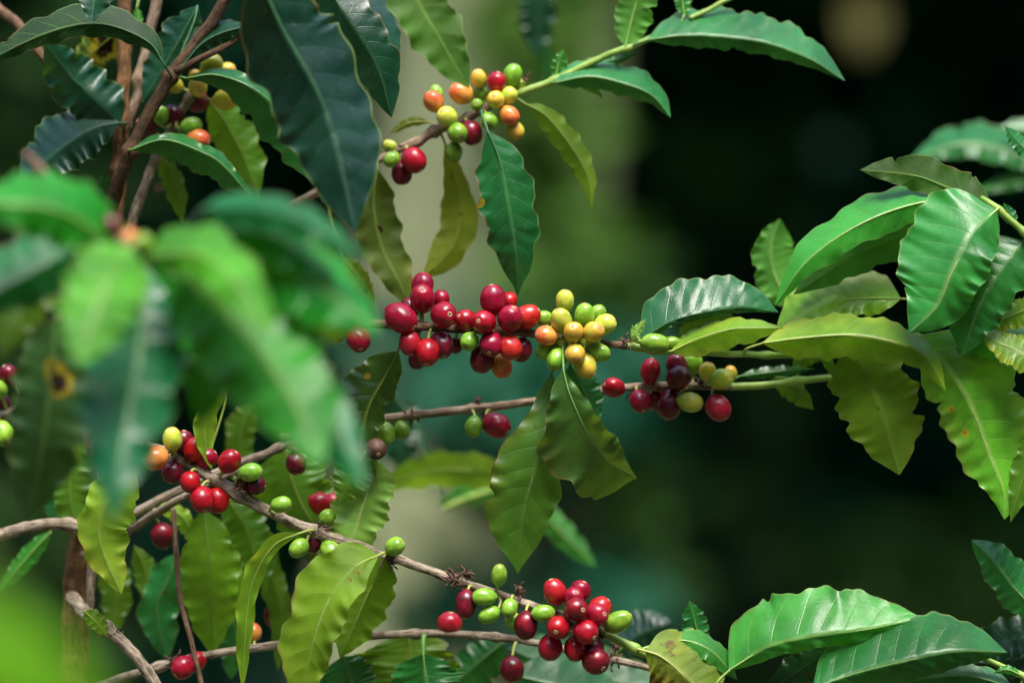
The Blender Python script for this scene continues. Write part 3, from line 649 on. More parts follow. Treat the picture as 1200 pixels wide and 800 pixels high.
# ---- B: second branch, a little behind
b = Branch((430, 495), 'slender pinkish branch below the centre one, dark red and yellow cherries near its end', G_BR, d0=26)
b.stem([(330, 512, 4, 5), (430, 494, 0, 5.2), (485, 486, 0, 5), (552, 479, 0, 5), (620, 471, 0, 4.8), (700, 458, 0, 4.6), (770, 452, 0, 4.6), (862, 453, 0, 4.4)], 'tan', knots=(0.29, 0.42, 0.72, 0.83), rough=0.12)
b.stem([(856, 453, 0, 4.6), (900, 451, 0, 4.4), (935, 446, 0, 4.4), (972, 442, 2, 4), (1010, 436, 8, 3.6)], 'green', name='green_shoot', knots=(0.5,), rough=0.04)
b.wither(482, 487, 9, 18); b.wither(560, 468, 7, 8); b.wither(742, 462, 8, 8); b.wither(820, 448, 8, 10); b.wither(566, 486, 5, 6)
for row in ((437, 508, 9.5, 'husk', 4, None, .2, 1.1), (452, 508, 11.5, 'green', -6, (.3, 1), .3, 1.15), (471, 504, 10, 'green', -2, (.3, 1), .2, 1.1), (582, 498, 16, 'red', -6, (1, .5), .2, 1.12), (555, 500, 10.5, 'green', -6, (0, 1), .1, 1.2),
      (719, 454, 12.8, 'red', -9, (-.6, -.2), .3, 1.05), (762, 435, 12.5, 'red', -4, (0, -1), .15, 1.25), (750, 470, 13, 'red', -9, (.2, .6), .4, 1.06), (793, 427, 13, 'dark', 3, (-.2, -1), .2, 1.1), (795, 443, 15, 'dark', -8, (.3, -.3), .5, 1.05),
      (768, 468, 12, 'dark', 6, None, .2, 1.1), (785, 474, 15, 'dark', -3, (-.1, 1), .1, 1.2), (809, 471, 13, 'lemon', -10, (.8, .3), .3, 1.15), (842, 478, 15, 'scarlet', -8, (.4, .8), .3, 1.04), (829, 435, 10.5, 'yellow', -6, (.1, -1), .3, 1.1),
      (845, 444, 13, 'lemon', -9, (.6, -.2), .4, 1.08), (812, 425, 12, 'green', 6, (.1, -1), .1, 1.1), (856, 437, 8, 'yellow', 3, None, .2, 1.1)):
    b.cherry(*row[:5], el=row[7], ax=row[5], cam=row[6])
o = b.cherry(441, 526, 12.5, 'husk', -36, 1.05, (.1, .4), .6, stalk=True, label='split dried cherry showing two pale beans')
for sx in (-1, 1):
    vs, fs, uv = tube([P(440 + sx * 5 - 1, 517 + 1.8 * k, 26 - 41.5 + 0.35 * (k - 3) ** 2) for k in range(7)], [r * S for r in (1.2, 3.6, 4.6, 4.9, 4.4, 3.2, 1.0)], 10, 0.08)
    me = bpy.data.meshes.new('bean'); inv = (Matrix.Translation(ORIGIN[b.root.name]) @ o.matrix_local).inverted()
    me.from_pydata([tuple(inv @ v) for v in vs], [], fs); me.materials.append(M_BEAN); me.polygons.foreach_set('use_smooth', [True] * len(fs))
    bo = bpy.data.objects.new('bean', me); C.objects.link(bo); bo.parent = o
b.leaf([(437, 536), (432, 570), (420, 610), (406, 658)], 30, 36, 25, 25, 'pale', d=-30, prof='full', attach=(440, 500, 4))
b.leaf([(864, 441), (905, 436), (955, 432)], 7, 6, 30, 10, 'green', d=4, mid=.7, attach=(858, 452)); b.leaf([(905, 444), (930, 456), (954, 480)], 11, 14, 10, 10, 'olive', d=6, mid=.7, attach=(934, 446))
b.leaf([(934, 440), (942, 420), (975, 414)], 10, 10, 10, 10, 'olive', d=6, mid=.7, attach=(934, 446))

# ---- C: the upper cluster
b = Branch((340, 240), 'upper branch bearing mixed orange, red and green cherries', G_BR, d0=40)
b.stem([(330, 250, 4, 5.5), (364, 230, 2, 5.5), (430, 194, 0, 5), (474, 172, 0, 5), (505, 157, 0, 5.5), (545, 139, 0, 4.8), (604, 110, 0, 4.6)], 'tan', knots=(0.58, 0.66, 0.8), rough=0.12)
b.stem([(600, 112, 0, 4.8), (650, 94, 0, 4.3), (692, 74, 0, 4.2), (735, 56, 0, 4.0), (775, 40, 6, 3.4)], 'green', name='green_shoot', knots=(0.28, 0.77), rough=0.04)
for row in ((508, 119, 12, 'orange', -6, (-.3, -.6), .2, 1.15), (511, 109, 8.5, 'green', 4, None, .1, 1.1), (540, 109, 13, 'orange', -4, (-.6, -.5), .2, 1.15), (524, 137, 12.5, 'lemon', -9, (-.3, -.4), .5, 1.05), (536, 156, 12.2, 'green', -10, (.3, .3), .5, 1.1),
      (552, 156, 13.5, 'dark', -5, (.3, .7), .2, 1.06), (532, 179, 10, 'green', -5, (.1, 1), .1, 1.2), (559, 123, 7.5, 'green', -7, None, .4, 1.1), (563, 109, 9, 'green', 2, None, .2, 1.0), (561, 92, 10, 'yellow', -2, (-.3, -1), .3, 1.1),
      (582, 96, 12.2, 'red', -6, (.1, -1), .3, 1.04), (573, 142, 11.2, 'green', -10, (0, .3), .6, 1.05), (581, 117, 10.5, 'yellow', -11, (-.2, -.2), .7, 1.08), (597, 136, 12.5, 'orange', -9, (.5, .4), .3, 1.08), (596, 112, 10.5, 'lemon', -6, (.4, -.4), .3, 1.05),
      (601, 88, 11.5, 'green', -2, (.4, -1), .2, 1.15), (604, 153, 10.8, 'yellow', -5, (.5, 1), .2, 1.05), (609, 99, 7.5, 'lemon', 3, None, .2, 1.1), (485, 188, 15, 'red', -6, (.5, .7), .25, 1.08), (471, 203, 12.5, 'dark', 0, (0, 1), .1, 1.1),
      (459, 187, 9, 'green', -7, (-.5, .6), .3, 1.1), (457, 171, 8, 'lemon', 0, (-1, -.4), .1, 1.1)):
    b.cherry(*row[:5], el=row[7], ax=row[5], cam=row[6])
b.wither(512, 156, 7, 10); b.wither(617, 92, 6, 8); b.wither(465, 172, 6, 8)
b.leaf([(504, 143), (480, 144), (456, 158)], 5, 6, 30, 10, 'yellow', attach=(508, 155), mid=.7, d=4)
b.leaf([(521, 166, 0), (532, 205, 4), (540, 250, 4), (528, 292, 2), (492, 330, 0)], 20, 24, 20, 10, 'yellow', attach=(514, 155, 0), d=4, face=-1, ruf=0.08, nr=3, prof='late', mid=.6, label='yellowing brown-tinged leaf hanging down')
b.leaf([(442, 198, 0), (438, 240, 0), (448, 290, 0), (468, 330, -2), (482, 362, 0)], 26, 24, 30, -10, 'olive', attach=(440, 190, 0), d=-4, face=-1, ruf=0.20, nr=3, prof='full', mid=.6, m=leaf_mat('leaf_dark_spotted', (0.05, 0.10, 0.012), (0.06, 0.095, 0.010), (0.19, 0.24, 0.012), yellow=0.35, ycol=(0.22, 0.19, 0.015), spots=((0.42, 0.44, 0.022, 0.36, 1.05),), tfac=0.4), label='crumpled dark olive leaf with a black spot')
b.leaf([(400, 300), (418, 322), (440, 356)], 12, 13, 10, 20, 'lime', d=6, attach=(392, 215, 4))
b.leaf([(571, 152, 0), (586, 190, -3), (598, 250, -5), (605, 300, -3), (607, 347, 2)], 31, 33, 28, 14, 'dark', attach=(567, 132, 0), d=-26, ruf=0.07, nr=4, bulge=0.06, prof='std', label='dark glossy leaf hanging below the cluster, with a yellow fleck', m=leaf_mat('leaf_deep_glossy', (0.006, 0.065, 0.010), (0.06, 0.14, 0.045), (0.05, 0.18, 0.01), rough=0.27, vein=(0.10, 0.22, 0.07), vein_f=0.3, tfac=0.22, spots=((0.46, 0.955, 0.012, 0.35, 2.4, 0.0),)))
b.leaf([(651, 93), (654, 76), (660, 57)], 8, 11, 20, 15, 'bright', attach=(648, 95), mid=.7)
b.leaf([(655, 92), (680, 76), (710, 65)], 4, 4, 20, 10, 'olive', d=5, mid=.6)
b.leaf([(650, 97), (690, 90), (730, 98), (764, 112), (786, 138)], 22, 14, 50, 40, 'green', attach=(647, 96), d=-5, ruf=0.08, prof='full')
b.leaf([(614, 121), (640, 136), (668, 170), (688, 206), (694, 246)], 14, 16, 20, 25, 'olive', attach=(602, 112), d=-2, face=-1, ruf=0.10, nr=5)
b.leaf([(733, 54), (739, 28), (750, -12), (762, -50)], 20, 22, 15, 15, 'bright', attach=(730, 58), d=-2, face=-1, prof='full')
b.leaf([(758, 47), (800, 42), (850, 44), (900, 52), (950, 70), (990, 95)], 32, 14, 50, 45, 'green', attach=(740, 56), d=-4, ruf=0.12, nr=7, prof='full', bulge=0.06, label='long glossy leaf with a wavy margin')
b.leaf([(802, 20), (800, 4), (796, -24)], 9, 10, 10, 10, 'bright', attach=(786, 38, 6), d=4, mid=.8)
b.stem([(808, 22, 4, 3), (830, 12, 6, 3), (868, -8, 8, 3)], 'green', name='side_twig', rough=0.04, path=False)
b.leaf([(700, 72), (722, 70), (745, 62)], 5, 5, 20, 20, 'green', d=5, mid=.6)
b.leaf([(674, 96), (700, 108), (706, 116)], 3, 4, 20, 20, 'olive', d=5, mid=.5)
b.leaf([(464, -60, 4), (492, 5, 0), (519, 52, -2), (550, 104, 0)], 32, 32, 10, -20, 'green', d=-95, face=-1, ruf=0.10, nr=3, prof='full', m=leaf_mat('leaf_shade_green', (0.03, 0.12, 0.02), (0.05, 0.13, 0.014), (0.10, 0.28, 0.012), tfac=0.4))

# ---- big glossy leaves hanging in the upper left
b = Branch((290, -40), 'twig out of frame above, holding three big blue-green glossy leaves', None, 'coffee_branch', -30, 'branch')
b.stem([(250, -70, 10, 6), (300, -44, 0, 6), (360, -36, 4, 5), (420, -40, 10, 5)], 'dark', rough=0.08)
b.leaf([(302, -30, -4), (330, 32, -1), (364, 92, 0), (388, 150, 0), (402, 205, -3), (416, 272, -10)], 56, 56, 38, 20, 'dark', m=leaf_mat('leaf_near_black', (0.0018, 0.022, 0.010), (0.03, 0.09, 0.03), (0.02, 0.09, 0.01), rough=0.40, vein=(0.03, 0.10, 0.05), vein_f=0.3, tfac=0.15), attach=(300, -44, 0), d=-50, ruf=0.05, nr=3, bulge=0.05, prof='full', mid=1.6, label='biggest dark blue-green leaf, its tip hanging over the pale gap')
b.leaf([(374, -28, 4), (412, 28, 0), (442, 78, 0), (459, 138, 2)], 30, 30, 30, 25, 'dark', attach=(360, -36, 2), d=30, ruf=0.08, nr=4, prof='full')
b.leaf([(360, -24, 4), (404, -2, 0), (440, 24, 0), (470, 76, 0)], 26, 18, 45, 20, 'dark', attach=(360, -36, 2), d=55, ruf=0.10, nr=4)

# ---- D: lower branch
b = Branch((165, 522), 'lower gnarled branch slanting down to a bunch of bright red cherries', G_BR, d0=-4)
b.stem([(112, 500, 40, 8), (160, 519, 14, 7.5), (212, 539, 4, 7), (262, 568, 0, 7), (312, 598, 0, 6.8), (370, 623, 0, 6.4), (440, 647, 0, 6), (500, 667, 0, 5.6), (548, 684, 0, 5), (612, 706, 0, 5), (668, 724, 0, 4.8), (706, 740, 0, 4.6)], 'grey', knots=(0.17, 0.30, 0.45, 0.60, 0.72, 0.86), rough=0.2, seg=14)
b.stem([(700, 736, 0, 4.8), (728, 752, 0, 5.2), (752, 764, 0, 5), (790, 780, 6, 4)], 'green', name='green_shoot', knots=(0.5,), rough=0.04)
D = b
b.wither(372, 621, 13, 26); b.wither(456, 654, 11, 22, d=-4); b.wither(532, 678, 12, 24, d=-4); b.wither(548, 672, 9, 14); b.wither(608, 692, 10, 18); b.wither(284, 566, 12, 20, d=-4); b.wither(203, 543, 9, 12); b.wither(700, 742, 9, 12); b.wither(270, 580, 7, 8)
for row in ((182, 537, 14.5, 'orange', -12, (-.8, .3), .3, 1.04), (202, 514, 12.5, 'lemon', -8, (-.2, -1), .2, 1.15), (215, 518, 13, 'dark', 2, (.2, -1), .1, 1.1), (228, 526, 13, 'red', 0, (.4, -1), .2, 1.1), (242, 537, 13, 'red', 2, (.6, -.6), .1, 1.1),
      (269, 540, 13.5, 'red', -6, (.5, -.8), .2, 1.1), (202, 553, 13.5, 'dark', 0, (-.2, 1), .1, 1.05), (223, 565, 12.5, 'red', -8, (.1, 1), .3, 1.05), (237, 585, 15, 'red', -9, (.1, .8), .4, 1.06), (255, 586, 14, 'red', 0, (.3, 1), .2, 1.1),
      (294, 553, 11.5, 'green', -8, (1, -.2), .2, 1.25), (299, 568, 12, 'dark', -2, (1, .2), .2, 1.1), (330, 591, 10, 'green', -10, (1, -.1), .2, 1.3), (350, 642, 11.2, 'green', -9, (-.6, .5), .35, 1.18), (384, 606, 10, 'green', 6, (.5, -.6), .3, 1.05),
      (388, 646, 13, 'green', -2, (.5, .7), .2, 1.15), (366, 636, 11, 'dark', 2, (-.2, 1), .1, 1.1), (463, 640, 11.8, 'green', -10, (.6, -.2), .35, 1.02), (546, 708, 13, 'dark', -7, (-.1, 1), .15, 1.3), (567, 699, 10.5, 'green', -11, (-1, .1), .2, 1.35),
      (585, 673, 10, 'green', -8, (0, -1), .2, 1.3), (573, 720, 11, 'green', -9, (-.8, .5), .25, 1.2), (597, 712, 9.5, 'green', -14, (-.1, .8), .4, 1.25), (601, 727, 10, 'green', -7, (.1, 1), .3, 1.1)):
    b.cherry(*row[:5], el=row[7], ax=row[5], cam=row[6])
for row in ((616, 733, 14.5, 'dark', -10, (.1, .6), .1, 1.2), (637, 718, 10.5, 'green', -14, (1, 0), .1, 1.28), (650, 693, 14, 'scarlet', -8, (-.2, -1), .1, 1.18), (680, 692, 12.5, 'red', -4, (.3, -1), .25, 1.1), (672, 700, 12.5, 'red', -10, (.2, -.6), .5, 1.08),
      (675, 714, 14.5, 'dark', -17, (.5, -.2), .65, 1.02), (703, 712, 14, 'scarlet', -6, (.6, -.6), .1, 1.04), (699, 720, 14.5, 'scarlet', -13, (.5, -.2), .6, 1.06), (654, 735, 14.5, 'red', -17, (-.2, .2), .72, 1.04), (686, 740, 15, 'red', -17, (.6, .3), .55, 1.06),
      (645, 758, 15, 'red', -9, (-.2, 1), .15, 1.08), (674, 760, 14, 'red', -10, (.1, 1), .2, 1.08), (698, 774, 16.5, 'dark', -11, (.5, .4), .4, 1.04), (696, 757, 11, 'dark', -5, (.5, .5), .2, 1.1), (725, 728, 13, 'green', -8, (1, -.5), .2, 1.28),
      (664, 728, 12, 'dark', 4, None, 0, 1.1), (701, 738, 10, 'dark', 3, None, 0, 1.1)):
    b.cherry(*row[:5], el=row[7], ax=row[5], cam=row[6])
LL = leaf_mat('leaf_lower_lime', (0.085, 0.21, 0.010), (0.135, 0.25, 0.012), (0.30, 0.48, 0.012), rough=0.45, yellow=0.3, ycol=(0.20, 0.23, 0.02), vein=(0.22, 0.32, 0.06), tfac=0.4, spots=((.16, .33, .008, .12, 1.2, .7), (.22, .36, .007, .14, 1.2, .7)))
b.leaf([(444, 650, 0), (416, 664, -6), (388, 698, -10), (368, 750, -10), (350, 836, -4)], 26, 40, -25, 25, 'lime', face=-1, attach=(456, 645, -4), d=-14, ruf=0.10, nr=4, prof='full', bulge=0.05, m=LL, label='large yellow-green leaf with a thin brown streak, hanging from the lower branch')
b.leaf([(450, 652, 0), (440, 676, 4), (424, 712, 6), (398, 770, 4)], 28, 26, 30, 30, 'lime', face=-1, attach=(457, 646, 0), d=-4, ruf=0.14, nr=4, prof='full', bulge=0.06, m=LL)
b.leaf([(352, 624, -2), (322, 638, -4), (300, 672, -4), (290, 716, -2), (284, 810, 2)], 9, 13, 30, -35, 'lime', attach=(368, 621, -4), d=-8, ruf=0.20, nr=3.5, prof='full', mid=.8, label='narrow twisted leaf')
b.leaf([(158, 547, 0), (130, 580, -2), (116, 628, 0), (142, 696, 4)], 34, 24, 25, 15, 'lime', attach=(172, 536, -6), d=-4, face=-1, ruf=0.12, nr=4, prof='full')
b.leaf([(264, 444, 0), (246, 476, 0), (240, 510, 0), (248, 550, 0)], 12, 13, 50, -50, 'lime', attach=(240, 548, 4), d=-2, ruf=0.35, nr=2, prof='full', mid=.7, label='small curled yellow-green leaf')
b.leaf([(756, 762), (776, 770), (805, 794), (842, 832)], 44, 30, 45, 20, 'worn', attach=(748, 762), d=-8, ruf=0.12, nr=4, prof='full', label='yellow-green leaf with a rusty brown patch')
b.leaf([(764, 756), (800, 750), (834, 762), (864, 796)], 14, 16, 50, -10, 'bright', attach=(750, 762), d=4, ruf=0.10, prof='full')
b.leaf([(822, 756), (816, 734), (808, 703)], 15, 14, 10, 30, 'green', attach=(812, 775, 10), d=12)

# ---- E: bottom branch
b = Branch((125, 805), 'nearly straight grey twig along the bottom, passing under the red bunch', G_BR, d0=22)
b.stem([(60, 824, 6, 5), (140, 795, 2, 5.2), (200, 777, 0, 5.2), (250, 766, 0, 5), (320, 756, 0, 5), (400, 747, 0, 5), (495, 742, 0, 5), (560, 744, 0, 4.8), (606, 749, 0, 4.6), (700, 768, 0, 4.4), (785, 788, 0, 4)], 'grey', knots=(0.18, 0.59, 0.72, 0.87), rough=0.14)
b.wither(203, 774, 11, 16, d=-4); b.wither(718, 772, 11, 20); b.wither(722, 758, 8, 12); b.wither(497, 744, 5, 6)
for row in ((214, 782, 14, 'red', -9, (-.3, .5), .4, 1.06), (229, 775, 12.5, 'red', -2, (.6, -.5), .2, 1.1), (527, 730, 15, 'scarlet', 2, (0, -1), .1, .95), (600, 784, 14.5, 'dark', -6, (-.1, 1), .2, 1.1), (297, 740, 10, 'orange', 6, None, .2, 1.1)):
    b.cherry(*row[:5], el=row[7], ax=row[5], cam=row[6])
b.leaf([(496, 766, -2), (498, 786, -3), (502, 812, -4), (506, 860, -4)], 40, 44, 20, 25, 'green', attach=(497, 744, -2), d=-6, prof='full', mid=1.4)
b.leaf([(478, 742), (480, 772), (476, 838)], 52, 62, 20, 20, 'olive', d=14, prof='full')
b.leaf([(402, 768), (410, 790), (425, 830)], 26, 34, 20, 30, 'green', d=6, prof='full', attach=(400, 748, 2))
b.leaf([(590, 752), (560, 776), (520, 812)], 26, 22, 20, 30, 'green', d=50, prof='full')
b.leaf([(596, 760), (650, 780), (730, 800), (800, 812)], 34, 26, 45, 0, 'dark', d=60, prof='full', m=ML['green'])
b.leaf([(600, 790), (680, 812), (760, 850)], 34, 30, 45, 0, 'green', d=30, prof='full')

# ---- F: pale twigs crossing on the left
b = Branch((-10, 634), 'pale grey twig arching from the left edge past the lower branch', G_BR, d0=30)
b.stem([(-40, 640, 0, 7.5), (10, 624, 0, 7.5), (58, 613, 0, 7), (104, 618, 0, 6.5), (150, 604, 0, 6), (196, 581, 0, 5.5), (250, 556, 0, 5.4), (296, 537, 0, 5), (346, 517, 0, 4.6)], 'grey', knots=(0.3, 0.95), rough=0.12)
b.cherry(347, 543, 13, 'dark', -4, 1.06, (.1, 1), .15); b.wither(346, 527, 11, 16, d=-4); b.wither(352, 520, 8, 10)
b.leaf([(335, 524), (342, 562), (360, 602), (388, 636)], 40, 38, 20, 20, 'lime', d=24, prof='full', m=ML['olive'])
b.leaf([(330, 515), (330, 480), (318, 452)], 10, 12, 20, 10, 'olive', d=6)
b = Branch((120, 640), 'second pale grey twig running just below the arching one', G_BR, d0=36)
b.stem([(96, 652, 4, 5), (135, 632, 0, 5), (182, 602, 0, 5), (230, 574, 0, 4.6), (285, 548, 4, 4)], 'grey', rough=0.12)
b.cherry(191, 628, 14.5, 'dark', -2, 1.1, (.1, 1), .1)
b.leaf([(238, 594, 0), (244, 640, -4), (247, 700, -4), (249, 772, 2)], 34, 34, 24, 20, 'lime', attach=(240, 570, 0), d=4, ruf=0.09, nr=4, prof='std', label='upright-hanging lime leaf seen full face', m=leaf_mat('leaf_full_face', (0.12, 0.26, 0.010), (0.14, 0.27, 0.02), (0.34, 0.52, 0.012), rough=0.40, yellow=0.35, ycol=(0.28, 0.28, 0.025), vein=(0.10, 0.20, 0.02), tfac=0.42), matk='olive')
b.leaf([(208, 648), (196, 680), (184, 716), (196, 774)], 26, 22, 20, 20, 'green', d=30, ruf=0.16, nr=2.5, prof='full')
b.leaf([(264, 580), (290, 622), (312, 694)], 26, 28, 20, 20, 'olive', d=18, attach=(255, 562, 4))
b.leaf([(318, 630), (316, 670), (330, 720), (326, 785)], 15, 15, 20, 20, 'olive', d=30, prof='full', ruf=.16)
b.leaf([(60, 622), (36, 648), (-4, 696)], 11, 11, 20, 20, 'bright', d=26)
b.leaf([(158, 640), (170, 668), (176, 712)], 13, 14, 20, 20, 'olive', d=40)
b.leaf([(272, 560), (330, 566), (378, 604)], 18, 22, 30, 20, 'olive', d=36, prof='full', ruf=.16)
b.leaf([(186, 590), (214, 606), (232, 640)], 10, 12, 20, 10, 'lime', d=8, prof='full', attach=(182, 602, 0))
b.leaf([(120, 640), (136, 690), (130, 748)], 18, 18, 20, 20, 'olive', d=52, prof='full', ruf=.18)
b.leaf([(258, 700), (276, 738), (270, 796)], 18, 20, 20, 20, 'green', d=34, prof='full', ruf=.18)
b.leaf([(356, 640), (404, 668), (420, 724)], 18, 18, 30, 20, 'olive', d=40, prof='full')
b.leaf([(300, 470), (282, 508), (286, 556)], 16, 18, 20, 20, 'olive', d=56, prof='full')
b.leaf([(300, 596), (276, 640), (272, 700), (288, 752)], 20, 22, 25, 25, 'lime', d=42, prof='full', ruf=.2, nr=2.5)
b.leaf([(70, 616), (58, 566), (24, 520)], 16, 18, 20, 30, 'green', d=52, prof='full')
b.leaf([(360, 560), (380, 590), (392, 640)], 18, 22, 20, 20, 'olive', d=46, prof='full')
for row in ((322, 722, 13, 'red', 40, None, .2, 1.1), (376, 590, 13, 'red', 10, None, .1, 1.1), (392, 588, 11, 'red', 14, None, .1, 1.1)):
    b.cherry(*row[:5], el=row[7], stalk=False)

b = Branch((206, 612), 'thread-thin dry brown twig hanging straight down', None, 'coffee_twig', 18, 'twig')
b.stem([(204, 596, 8, 2.6), (206, 640, 0, 3), (211, 700, 0, 3.2), (224, 750, -3, 3), (240, 815, -6, 3.4)], 'brown', rough=0.16, seg=8)
b = Branch((100, 722), 'snapped stub with peeling grey bark pointing down right from the main stem', None, 'coffee_twig', 12, 'twig')
b.stem([(84, 700, 30, 9), (104, 722, 8, 8.5), (132, 742, 0, 7), (162, 772, -2, 7), (196, 822, -4, 6.5)], 'grey', knots=(0.36,), rough=0.22)
b.wither(136, 744, 9, 14); b.leaf([(98, 715), (112, 728), (126, 745)], 12, 9, 10, 10, 'lime', d=-4, mid=.6)

# ---- N: right-hand shoot
b = Branch((1215, 292), 'shoot coming in at the right edge with broad bright green drooping leaves', None, d0=-10)
b.stem([(1250, 318, 0, 4.5), (1200, 272, 0, 4), (1168, 244, 0, 3.8), (1150, 232, 6, 3)], 'green', name='green_shoot', knots=(0.5, 0.8), rough=0.04)
b.leaf([(1162, 241), (1120, 224), (1072, 206), (1008, 199)], 17, 25, -5, 20, 'green', attach='auto', d=8, face=-1, ruf=0.14, nr=3, prof='full', m=leaf_mat('leaf_backlit_green', (0.02, 0.10, 0.012), (0.025, 0.075, 0.006), (0.08, 0.22, 0.006), tfac=0.36))
b.leaf([(1140, 236, 6), (1076, 240, 0), (1008, 264, -6), (946, 306, -8), (908, 356, -4)], 22, 22, -62, 55, 'bright', attach=(1160, 240, 2), d=2, face=1, ruf=0.08, nr=4, prof='full', bulge=0.05) if False else None
b.leaf([(1142, 235, 8), (1078, 238, 0), (1010, 262, -6), (948, 304, -8), (908, 358, -4)], 22, 26, 15, 60, 'bright', attach=(1160, 240, 2), d=4, ruf=0.10, nr=4, prof='full', bulge=0.05, label='long arching leaf with a rolled margin')
b.leaf([(1128, 250, 10), (1060, 275, 8), (1000, 300, 8), (930, 345, 6)], 24, 30, 10, 10, 'green', d=14, face=-1, ruf=0.08, prof='full')
b.leaf([(1168, 246, 6), (1138, 274, -4), (1116, 318, -10), (1098, 358, -10), (1066, 390, -6)], 38, 66, 8, 32, 'bright', attach='auto', d=-12, ruf=0.07, nr=5, prof='full', bulge=0.035, lobes=0.04, label='broad pale-sheened leaf, the largest on the right', m=leaf_mat('leaf_broad_sheen', (0.022, 0.19, 0.030), (0.13, 0.28, 0.05), (0.13, 0.42, 0.02), rough=0.40, vein=(0.26, 0.42, 0.14), vein_f=0.4, tfac=0.34))
b.leaf([(1200, 282, 4), (1176, 312, 0), (1148, 358, -4), (1128, 416, -2)], 32, 42, 5, 20, 'green', attach=(1202, 274), d=-2, ruf=0.07, nr=4, prof='full', bulge=0.05)
b.leaf([(1226, 350), (1190, 368), (1148, 382)], 16, 15, -5, 40, 'lime', attach=(1240, 308), d=6, prof='full'); b.leaf([(1236, 392), (1190, 394), (1140, 398), (1110, 412)], 26, 22, -5, 45, 'bright', attach=(1245, 315), d=10, prof='full')
b.leaf([(1232, 430), (1190, 410), (1150, 392)], 20, 18, -20, 40, 'lime', attach=(1248, 318), d=0, prof='full')
b.leaf([(1214, 492), (1204, 540), (1184, 612)], 16, 16, 20, 20, 'olive', attach=(1250, 330), d=4)
b.leaf([(1222, 190), (1198, 172), (1177, 147)], 10, 10, -10, 40, 'green', d=-4, attach=(1240, 300))
b.leaf([(1190, 262), (1182, 250), (1176, 238)], 9, 8, 20, 20, 'green', d=4, mid=.7, attach='auto')
b = Branch((940, 372), 'single pale green leaf cupped upward behind the right-hand shoot', None, 'coffee_twig', 55, 'twig')
b.stem([(962, 400, 4, 3), (940, 374, 0, 3), (926, 358, 0, 2.6)], 'green', name='green_shoot', rough=0.04)
b.leaf([(926, 360), (908, 322), (903, 290), (914, 256)], 22, 36, 10, 45, 'bright', attach='auto', d=2, ruf=0.1, prof='full', face=-1, m=ML['bright'])
b = Branch((1240, 200), 'blurred grey-green leaves at the right edge, well behind the shoot', None, 'coffee_branch', 190, 'branch')
b.stem([(1320, 230, 0, 5), (1250, 205, 0, 4.5), (1215, 196, 0, 4)], 'green', name='green_shoot', rough=0.04)
b.leaf([(1222, 196), (1180, 176), (1128, 168), (1068, 186)], 18, 24, -20, 62, 'bright', attach='auto', prof='full', ruf=0.1, m=ML['green'])
b.leaf([(1250, 206), (1200, 212), (1140, 226)], 9, 12, -10, 55, 'green', attach='auto', prof='full')
b.leaf([(1240, 160), (1200, 152), (1170, 150)], 12, 14, 0, 40, 'green', attach=(1260, 205))

# ---- O: bottom right shoot
b = Branch((1210, 796), 'shoot in the lower right corner with two overlapping scalloped green leaves', None, d0=-10)
b.stem([(1250, 815, 0, 4.5), (1200, 792, 0, 4), (1164, 776, 0, 3.4), (1138, 764, 0, 3)], 'green', name='green_shoot', knots=(0.4,), rough=0.04)
b.leaf([(1196, 790), (1180, 784), (1164, 788)], 5, 5, 20, 20, 'bright', mid=.6, d=-4)
b.leaf([(854, 785, 4), (900, 758, 0), (950, 746, -4), (1010, 738, -4), (1080, 724, 2)], 54, 14, 42, 30, 'bright', d=0, ruf=0.07, nr=5, prof='full', bulge=0.05, lobes=0.05, attach=(838, 806, 6), label='broad scalloped leaf with pale side veins, rear one of the pair')
b.leaf([(952, 806, -2), (1005, 788, -4), (1062, 774, -6), (1120, 763, -4), (1180, 764, 2)], 52, 24, 48, 35, 'green', d=-12, ruf=0.07, nr=6, prof='full', bulge=0.06, lobes=0.05, attach=(930, 822, 2), label='dark scalloped leaf with ribbed sheen, front one of the pair')
b.leaf([(1190, 806), (1130, 792), (1050, 800), (1000, 812)], 14, 16, 0, 45, 'green', d=0, attach='auto', prof='full')
b.leaf([(990, 752), (950, 776), (896, 812)], 20, 20, 10, 20, 'dark', d=22, prof='full', attach=(1010, 742, 20))
b = Branch((1230, 735), 'leaf pair at the right edge, one curling up bright green, one dark below', None, 'coffee_branch', 12, 'branch')
b.stem([(1290, 760, 0, 4.5), (1236, 736, 0, 4), (1214, 728, 0, 3.4)], 'green', name='green_shoot', rough=0.04)
b.leaf([(1222, 724), (1190, 690), (1164, 656), (1138, 632)], 22, 26, 15, 45, 'green', attach='auto', ruf=0.10, prof='full', face=1)
b.leaf([(1230, 742), (1196, 746), (1166, 754), (1128, 774)], 22, 24, -20, 20, 'dark', attach='auto', d=22, prof='full')
b.leaf([(1228, 770), (1190, 780), (1150, 776)], 14, 16, -10, 30, 'dark', attach='auto', d=26, prof='full')

